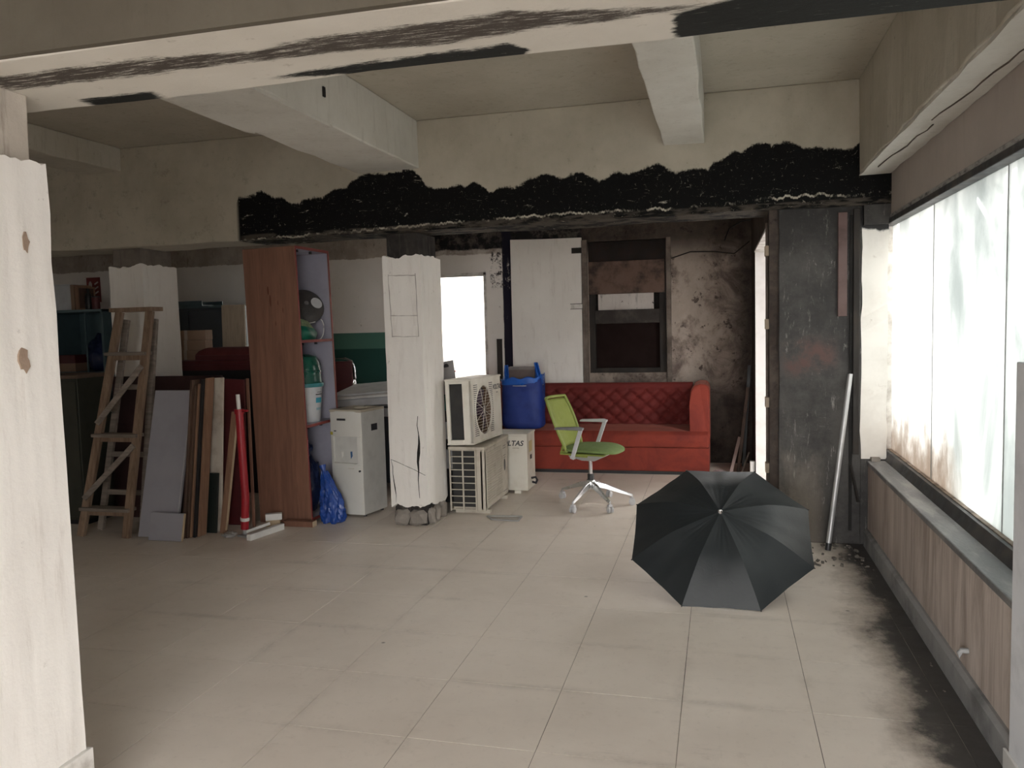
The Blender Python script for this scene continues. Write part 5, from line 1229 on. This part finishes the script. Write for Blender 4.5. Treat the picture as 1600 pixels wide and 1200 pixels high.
for za, zb in ((1.30, 0.86), (0.70, 0.29)):
    l, r = at(BL, TL, zb), at(BR, TR, za)
    MB().bar((l.x - 0.01, l.y - 0.03, zb), (r.x + 0.0, r.y - 0.03, za), 0.016, 0.042, up=(0.3, 0, 1)).build('brace', M_LADDERG, ld, world=True, bevel=0.002)
RB = [(Vector((-4.80, 5.30, 0)), Vector((-4.545, 5.43, 1.66))), (Vector((-4.41, 5.30, 0)), Vector((-4.285, 5.43, 1.66)))]
for a, b in RB: MB().bar(a, b, 0.05, 0.03, up=(0, 1, 0)).build('rear_rail', M_LADDERG, ld, world=True, bevel=0.003)
for z in (1.13, 0.60, 0.30):
    l, r = RB[0][0].lerp(RB[0][1], z / 1.66), RB[1][0].lerp(RB[1][1], z / 1.66)
    MB().bar(l, r, 0.02, 0.04).build('rear_rung', M_LADDERG, ld, world=True, bevel=0.002)
MB().tube([at(BL, TL, 1.0), RB[0][0].lerp(RB[0][1], 0.55)], 0.003, 5).build('stay', M_SILVER, ld, world=True)

# ------------------------------------------------------------------ boards leaning beside the ladder
def board(name, label, b, t, th, mat, cat='board', group='boards leaning beside the stepladder', nm='panel'):
    root = thing(name, label, cat, (b[0][0], b[0][1], 0), group=group)
    leaning(root, b, t, th, nm, mat); return root
g1 = board('leaning_board', 'tall grey laminate board leaning right of the stepladder', [(-4.315, 5.13, 0), (-3.975, 5.13, 0)], [(-4.225, 5.31, 1.105), (-3.885, 5.31, 1.105)], 0.018, M_GREYBOARD)
MB().bar((-3.978, 5.130, 0.02), (-3.888, 5.308, 1.10), 0.004, 0.020, up=(0, 1, 0)).build('edge', simple('pale_edge', (0.55, 0.54, 0.56), 0.5), g1, world=True)
g2 = board('board_offcut', 'short grey laminate offcut standing against the foot of the tall grey board', [(-4.165, 5.055, 0), (-3.875, 5.055, 0)], [(-4.15, 5.085, 0.205), (-3.86, 5.085, 0.205)], 0.018, M_GREYBOARD)
MB().bar((-3.874, 5.062, 0.003), (-3.859, 5.092, 0.205), 0.005, 0.020, up=(0, 1, 0)).build('edge', M_PALEWOOD, g2, world=True)
planks = [(-3.930, 0.018, 1.19, M_DARKWOOD, 5.135, 'dark brown board on edge, first after the tall grey board'), (-3.908, 0.016, 1.15, M_DARKWOOD, 5.15, 'dark brown board on edge, second after the tall grey board'),
          (-3.887, 0.013, 1.16, M_MIDWOOD, 5.165, 'mid-brown board on edge among the dark leaning boards'), (-3.869, 0.020, 1.19, M_BLACK, 5.18, 'blackened board on edge between two brown boards'), (-3.845, 0.018, 1.20, M_MIDWOOD, 5.20, 'rough brown plank on edge touching the cream board')]
for x, th, h, mt, y, lb in planks:
    t = thing('plank', lb, 'board', (x, y, 0), group='boards leaning beside the stepladder')
    MB().hexa([(x, y, 0.001), (x + th, y, 0.001), (x + th, y + 0.09, 0.001), (x, y + 0.09, 0.001), (x + 0.075, y + 0.10, h), (x + 0.075 + th, y + 0.10, h), (x + 0.075 + th, y + 0.19, h), (x + 0.075, y + 0.19, h)]).build('board', mt, t, world=True, bevel=0.002)
board('leaning_board', 'stained cream board standing among dark planks', [(-3.85, 5.37, 0), (-3.755, 5.37, 0)], [(-3.865, 5.48, 1.185), (-3.74, 5.48, 1.19)], 0.02, M_CREAM)
board('leaning_board', 'green-black panel in front of the cream board', [(-3.87, 5.32, 0), (-3.76, 5.32, 0)], [(-3.85, 5.365, 0.46), (-3.745, 5.365, 0.46)], 0.012, M_GREENBLACK)
board('leaning_board', 'maroon laminate board behind the red pole', [(-3.87, 5.58, 0), (-3.665, 5.58, 0)], [(-3.87, 5.65, 1.17), (-3.665, 5.65, 1.16)], 0.02, M_MAROON)
b5 = board('leaning_board', 'narrow brown plank with pale edge leaning beside the red pole', [(-3.735, 5.32, 0), (-3.675, 5.32, 0)], [(-3.635, 5.41, 0.93), (-3.58, 5.41, 0.93)], 0.02, M_MIDWOOD)
MB().bar((-3.673, 5.322, 0.03), (-3.579, 5.412, 0.92), 0.006, 0.02, up=(0, 1, 0)).build('edge', M_PALEWOOD, b5, world=True)
board('leaning_board', 'slim reddish board standing tight against the plywood cabinet', [(-3.575, 5.52, 0), (-3.55, 5.52, 0)], [(-3.64, 5.63, 1.17), (-3.615, 5.63, 1.17)], 0.012, M_PLY)
board('table_top', 'large dark maroon table top standing behind the stepladder', [(-5.0, 5.69, 0), (-3.95, 5.69, 0)], [(-4.98, 5.735, 1.19), (-3.93, 5.735, 1.19)], 0.025, simple('dark_table_laminate', (0.035, 0.012, 0.012), 0.5), 'table top')

# ------------------------------------------------------------------ red telescopic pole on a white bar foot
rp = thing('pole_stand', 'red telescopic pole with white tip standing on white bar feet', 'stand', (-3.50, 5.30, 0))
MB().tube([(-0.005, 0.01, 0.05), (0.02, 0.0, 0.30), (0.005, 0.0, 0.95)], 0.030, 14).build('outer_tube', M_REDTUBE, rp, smooth=40)
MB().tube([(0.005, 0, 0.94), (0.0, 0, 1.075)], 0.015, 12).build('inner_tube', M_WHITETUBE, rp, smooth=40)
MB().tube([(0.005, 0, 0.93), (0.005, 0, 0.965)], 0.036, 14).build('collar', M_REDTUBE, rp, smooth=40)
MB().bar((0.03, 0, 0.952), (0.085, -0.01, 0.955), 0.028, 0.018).build('clamp_knob', M_REDTUBE, rp, bevel=0.006)
MB().tube([(0.002, 0.008, 0.115), (0.004, 0.006, 0.14)], 0.034, 14).build('band', M_WHITETUBE, rp)
MB().tube([(-0.006, 0.01, 0.0), (-0.005, 0.01, 0.06)], 0.018, 12).build('spigot', M_SILVER, rp)
MB().bar((0.01, 0.0, 0.03), (0.115, 0.16, 0.06), 0.022, 0.022).build('strut', M_WHITETUBE, rp, bevel=0.002)
MB().bar((0.02, 0.26, 0.08), (0.13, 0.32, 0.08), 0.05, 0.05).build('rear_foot', M_WHITETUBE, rp, bevel=0.002)
MB().bar((0.02, 0.27, 0.028), (0.12, 0.31, 0.028), 0.05, 0.054).build('rear_block', M_PALEWOOD, rp)
MB().bar((0.115, -0.13, 0.024), (0.19, 0.22, 0.024), 0.04, 0.046).build('front_foot', M_WHITETUBE, rp, bevel=0.002)
MB().bar((-0.03, -0.02, 0.008), (0.14, -0.06, 0.008), 0.05, 0.012).build('base_plate', M_SILVER, rp)
gl_ = thing('plastic_wrap', 'scrap of crumpled clear plastic at the foot of the red pole', 'scrap', (-3.60, 5.25, 0))
blob('film', gl_, (0, 0, 0.0), (0.06, 0.05, 0.035), simple('grey_film', (0.32, 0.31, 0.30), 0.35), 21)

# ------------------------------------------------------------------ store of furniture at the back left
ct = thing('counter', 'maroon-topped dark counter behind the leaning boards', 'counter', (-4.85, 7.0, 0))
MB().box(-0.52, 0.66, -0.26, 0.30, 0.02, 1.235).build('body', M_BLACK, ct)
MB().box(-0.56, 0.70, -0.31, 0.33, 1.235, 1.275).build('top', M_MAROON, ct, bevel=0.006)
MB().box(-0.55, 0.69, -0.30, -0.285, 1.18, 1.235).build('apron', M_MAROON, ct)
MB().box(-0.52, 0.66, -0.25, 0.29, 0, 0.02).build('plinth', M_BLACK, ct)
cu_ = thing('bench_cushion', 'maroon padded bench seat lying on the counter', 'cushion', (-4.55, 6.92, 1.275))
MB().box(-0.33, 0.40, -0.2, 0.2, 0.0, 0.05).build('board', M_MAROON, cu_, bevel=0.005)
def pad(u, v):
    x = -0.33 + 0.73 * u; y = -0.2 + 0.4 * v; e = min(1, min(u, 1 - u) * 9, min(v, 1 - v) * 6)
    return (x, y, 0.05 + 0.07 * e ** 0.5)
m = MB(); m.grid(pad, 30, 16); m.build('padding', M_MAROONFAB, cu_, smooth=50)
for k, lb in enumerate(('brown carton at the bottom of the stack of three on the counter', 'brown carton in the middle of the stack of three on the counter', 'brown carton at the top of the stack of three on the counter')):
    bx = thing('carton', lb, 'box', (-5.16 + 0.006 * k, 7.02, 1.2755 + 0.098 * k), R_(18 + k), group='cartons on the counter')
    MB().box(-0.18, 0.19, -0.13, 0.13, 0, 0.096).build('body', M_CARD, bx, bevel=0.003)
    MB().box(-0.012, 0.018, -0.1315, 0.1315, -0.0 + 0.001, 0.0965).build('tape', M_TAPE, bx)
    MB().box(-0.1805, 0.1905, -0.0015, 0.0015, 0.0958, 0.0965).build('flap_seam', M_INK, bx)
nc = thing('filing_cabinet', 'dark blue steel cupboard against the back wall beside the pale panel', 'cupboard', (-5.85, 8.45, 0))
MB().box(-0.46, 0.42, -0.42, 0.38, 0.05, 1.82).build('body', M_NAVY, nc, bevel=0.005)
for x in (-0.45, -0.01): MB().box(x, x + 0.42, -0.436, -0.42, 0.08, 1.79).build('door', M_NAVY, nc, bevel=0.003)
MB().box(-0.47, 0.43, -0.44, 0.39, 1.82, 1.845).build('top', M_TEAL, nc, bevel=0.003)
MB().box(-0.44, 0.40, -0.40, 0.36, 0, 0.05).build('plinth', M_BLACK, nc)
tr2 = thing('metal_tray', 'teal metal shelf lying on the dark blue cupboard', 'shelf', (-6.05, 8.30, 1.8455))
MB().box(-0.28, 0.30, -0.2, 0.2, 0.0, 0.012).build('sheet', M_TEAL, tr2)
for q in ((-0.28, 0.30, -0.2, -0.19), (-0.28, 0.30, 0.19, 0.2)): MB().box(*q, 0.012, 0.06).build('lip', M_TEAL, tr2)
pb = thing('plywood_panel', 'pale plywood panel standing between the cupboard and the window', 'panel', (-5.28, 8.1, 0))
leaning(pb, [(-5.42, 7.92, 0), (-5.13, 7.92, 0)], [(-5.42, 7.98, 1.84), (-5.13, 7.98, 1.84)], 0.018, 'sheet', woodmat('pale_ply', (0.42, 0.335, 0.25), (0.50, 0.41, 0.31), 'z'))
tc = thing('open_cupboard', 'open teal cupboard at the far end holding a blue bundle', 'cupboard', (-7.42, 8.25, 0))
MB().box(-0.50, -0.47, -0.25, 0.35, 0, 1.85).build('side_panel', M_TEAL, tc); MB().box(0.36, 0.39, -0.25, 0.35, 0, 1.85).build('side_panel', M_TEAL, tc)
MB().box(-0.47, 0.36, 0.33, 0.35, 0, 1.85).build('back_panel', M_TEAL, tc); MB().box(-0.50, 0.39, -0.27, 0.35, 1.82, 1.85).build('top', simple('pale_teal_metal', (0.12, 0.18, 0.19), 0.45), tc)
MB().box(-0.47, 0.36, -0.24, 0.33, 1.09, 1.11).build('shelf', M_TEAL, tc); MB().box(0.13, 0.145, -0.25, -0.235, 1.11, 1.82).build('divider', M_TEAL, tc)
bb_ = thing('bundle', 'dark blue cloth bundle stuffed in the open teal cupboard', 'bundle', (-7.22, 8.2, 1.111))
blob('body', bb_, (0, 0, 0), (0.24, 0.15, 0.42), M_TARPD, 31, 0.12)
blob('knot', bb_, (0.05, 0, 0.36), (0.10, 0.07, 0.10), M_TARPD, 33)
bx2 = thing('carton', 'small brown carton in the open teal cupboard', 'box', (-7.66, 8.2, 1.111))
MB().box(-0.12, 0.11, -0.1, 0.1, 0, 0.10).build('body', M_CARD, bx2, bevel=0.003); MB().box(-0.121, 0.111, -0.101, 0.101, 0.10, 0.20).build('lid', M_MAROON, bx2, bevel=0.003)
wbx = thing('storage_box', 'white box on top of the open teal cupboard', 'box', (-7.66, 8.2, 1.851))
MB().box(-0.17, 0.14, -0.12, 0.12, 0, 0.29).build('body', M_PRINT, wbx, bevel=0.004); MB().box(-0.175, 0.145, -0.125, 0.125, 0.29, 0.31).build('lid', M_PRINT, wbx, bevel=0.004)
for k, (x, w_, h_, mt, lb) in enumerate(((-7.49, 0.05, 0.30, M_CARD, 'brown picture frame next to the white box'), (-7.43, 0.04, 0.28, M_MIDWOOD, 'wooden picture frame between the brown frame and bottle'))):
    fr_ = thing('picture_frame', lb + ' on the teal cupboard', 'frame', (x, 8.2, 1.851), group='frames on the teal cupboard')
    MB().box(-w_ / 2, w_ / 2, -0.14, 0.14, 0, 0.02).box(-w_ / 2, w_ / 2, -0.14, 0.14, h_ - 0.02, h_).box(-w_ / 2, w_ / 2, -0.14, -0.12, 0.02, h_ - 0.02).box(-w_ / 2, w_ / 2, 0.12, 0.14, 0.02, h_ - 0.02).build('frame', mt, fr_)
    MB().box(-w_ / 4, w_ / 4, -0.12, 0.12, 0.02, h_ - 0.02).build('backing', M_DARKWOOD, fr_)
bo = thing('bottle', 'dark bottle standing on the teal cupboard beside the frames', 'bottle', (-7.30, 8.1, 1.851))
MB().lathe([(0, 0), (0.038, 0.0), (0.04, 0.01), (0.04, 0.15), (0.03, 0.185), (0.016, 0.20), (0.015, 0.235), (0.0, 0.235)], 18).build('body', M_BLACK, bo, smooth=40); MB().lathe([(0.017, 0.225), (0.017, 0.25), (0, 0.25)], 12).build('cap', M_BLACK, bo)
bo2 = thing('tin', 'maroon tin standing on the teal cupboard below the red sign', 'tin', (-7.20, 8.1, 1.851))
MB().lathe([(0, 0), (0.045, 0.0), (0.047, 0.01), (0.047, 0.13), (0.045, 0.14), (0, 0.14)], 18).build('body', M_MAROON, bo2, smooth=40); MB().lathe([(0.048, 0.14), (0.048, 0.155), (0, 0.155)], 18).build('lid', M_INK, bo2)
sg = thing('fire_sign', 'small red sign with white figures on the back wall', 'sign', (-7.88, YW - 0.001, 2.13))
MB().box(-0.105, 0.105, -0.006, 0, -0.16, 0.16).build('plate', simple('red_sign', (0.17, 0.022, 0.022), 0.5), sg)
MB().lathe([(0.0, -0.09), (0.022, -0.09), (0.026, 0.06), (0.01, 0.09), (0, 0.09)], 8, Matrix.Translation((-0.045, -0.007, 0.02)) @ Matrix.Diagonal((1, 0.05, 1, 1))).build('pictogram', simple('sign_white', (0.5, 0.45, 0.42), 0.5), sg)
for k in range(3): MB().bar((0.02, -0.0075, -0.05 + 0.06 * k), (0.075, -0.0075, -0.02 + 0.06 * k), 0.003, 0.018).build('pictogram', bpy.data.materials['sign_white'], sg)
ol = thing('low_cupboard', 'dark olive cupboard standing just behind the stepladder', 'cupboard', (-5.45, 5.58, 0))
MB().box(-0.7, 0.43, -0.19, 0.16, 0.04, 1.20).build('body', M_OLIVE, ol, bevel=0.004)
MB().box(-0.72, 0.44, -0.21, 0.17, 1.20, 1.23).build('top', simple('brown_worktop', (0.10, 0.065, 0.045), 0.6), ol, bevel=0.004)
for x in (-0.68, -0.12): MB().box(x, x + 0.54, -0.205, -0.19, 0.07, 1.17).build('door', M_OLIVE, ol, bevel=0.003)
MB().box(-0.68, 0.42, -0.17, 0.15, 0, 0.04).build('plinth', M_BLACK, ol)

# ------------------------------------------------------------------ poles and scraps near the window wall
gp = thing('metal_pole', 'grey metal tube leaning against the sooty pier', 'pole', (0.68, 5.57, 0))
MB().tube([(0, 0, 0.012), (0.15, 0.125, 1.16)], 0.017, 14).build('tube', M_SILVER, gp, smooth=40)
MB().tube([(-0.001, -0.001, 0.002), (0.006, 0.005, 0.05)], 0.019, 14).build('end_cap', M_BLACK, gp, smooth=40)
MB().bar((0.155, 0.118, 0.55), (0.205, 0.14, 0.30), 0.02, 0.012).build('lath', M_SOOT, pier).location = Vector((0.68, 5.57, 0))
for lb, b, t, r_, mt in (('pale pinkish lath leaning by the white door jamb', (0.095, 8.25, 0), (0.185, 8.42, 0.34), 0.016, simple('pinkish_lath', (0.36, 0.26, 0.24), 0.6)),
                         ('tall dark lath leaning beside the white door jamb', (0.165, 8.30, 0), (0.27, 8.50, 0.84), 0.015, M_DARKWOOD),
                         ('black lath leaning nearest the white door jamb', (0.225, 8.62, 0), (0.295, 8.76, 1.05), 0.018, M_BLACK),
                         ('short grey lath leaning low by the white door jamb', (0.185, 8.10, 0), (0.27, 8.22, 0.22), 0.008, M_LADDERG)):
    t_ = thing('lath', lb, 'lath', b, group='laths by the doorway')
    MB().bar((0, 0, 0.004), Vector(t) - Vector(b), r_ * 2, r_, up=(0, 1, 0)).build('strip', mt, t_, bevel=0.002)
wbk = thing('white_block', 'small white slab standing on the floor by the doorway jamb', 'slab', (0.29, 8.0, 0))
MB().box(-0.02, 0.025, -0.03, 0.03, 0, 0.17).build('slab', M_WHITETUBE, wbk, bevel=0.003)
rg = thing('cloth', 'crumpled pale pink cloth on the floor beside the sofa arm', 'cloth', (-0.01, 8.2, 0))
blob('folds', rg, (0, 0, 0), (0.085, 0.10, 0.03), simple('pale_pink_cloth', (0.42, 0.32, 0.33), 0.9), 41)
wbd = thing('foam_board', 'white board edge standing by the shop window at the picture border', 'board', (0.93, 2.86, 0))
MB().box(-0.012, 0.012, -0.22, 0.035, 0.001, 1.385).build('sheet', simple('white_foam', (0.72, 0.74, 0.78), 0.6), wbd, bevel=0.002)
MB().box(-0.022, -0.012, -0.22, 0.06, 0.001, 0.09).build('foot_strip', M_WHITETUBE, wbd, bevel=0.002)
# loose rubble swept into the corner
rb = MB(); rnd = random.Random(4)
for k in range(70):
    y = rnd.uniform(5.2, 5.72); x = rnd.uniform(0.45, 0.9); s_ = rnd.uniform(0.004, 0.014)
    if k > 55: y = rnd.uniform(3.2, 5.2); x = rnd.uniform(0.80, 0.90); s_ *= 0.35
    M_ = Matrix.Translation((x, y, s_ * 0.5)) @ Matrix.Rotation(rnd.uniform(0, 3), 4, 'Z') @ Matrix.Rotation(rnd.uniform(0, 1), 4, 'X')
    rb.box(-s_, s_, -s_ * 0.7, s_ * 0.7, -s_ * 0.5, s_ * 0.5, M_)
o = rb.build('rubble', simple('sooty_rubble', (0.12, 0.105, 0.09), 0.9)); tag(o, 'crumbs of plaster rubble swept into the sooty corner', 'rubble', kind='stuff')
# cables on the walls
MB().tube([(-0.50, YW - 0.012, 2.20), (-0.30, YW - 0.012, 2.26), (-0.05, YW - 0.012, 2.25), (0.15, YW - 0.012, 2.22), (0.30, YW - 0.012, 2.34)], 0.006, 6).build('conduit_cable', M_SOOT, wb, smooth=60)
MB().tube([(0.05, YW - 0.02, 2.36), (0.10, YW - 0.03, 2.48), (0.22, YW - 0.03, 2.55), (0.32, YW - 0.02, 2.56)], 0.007, 6).build('conduit_cable', M_BLACK, wb, smooth=60)
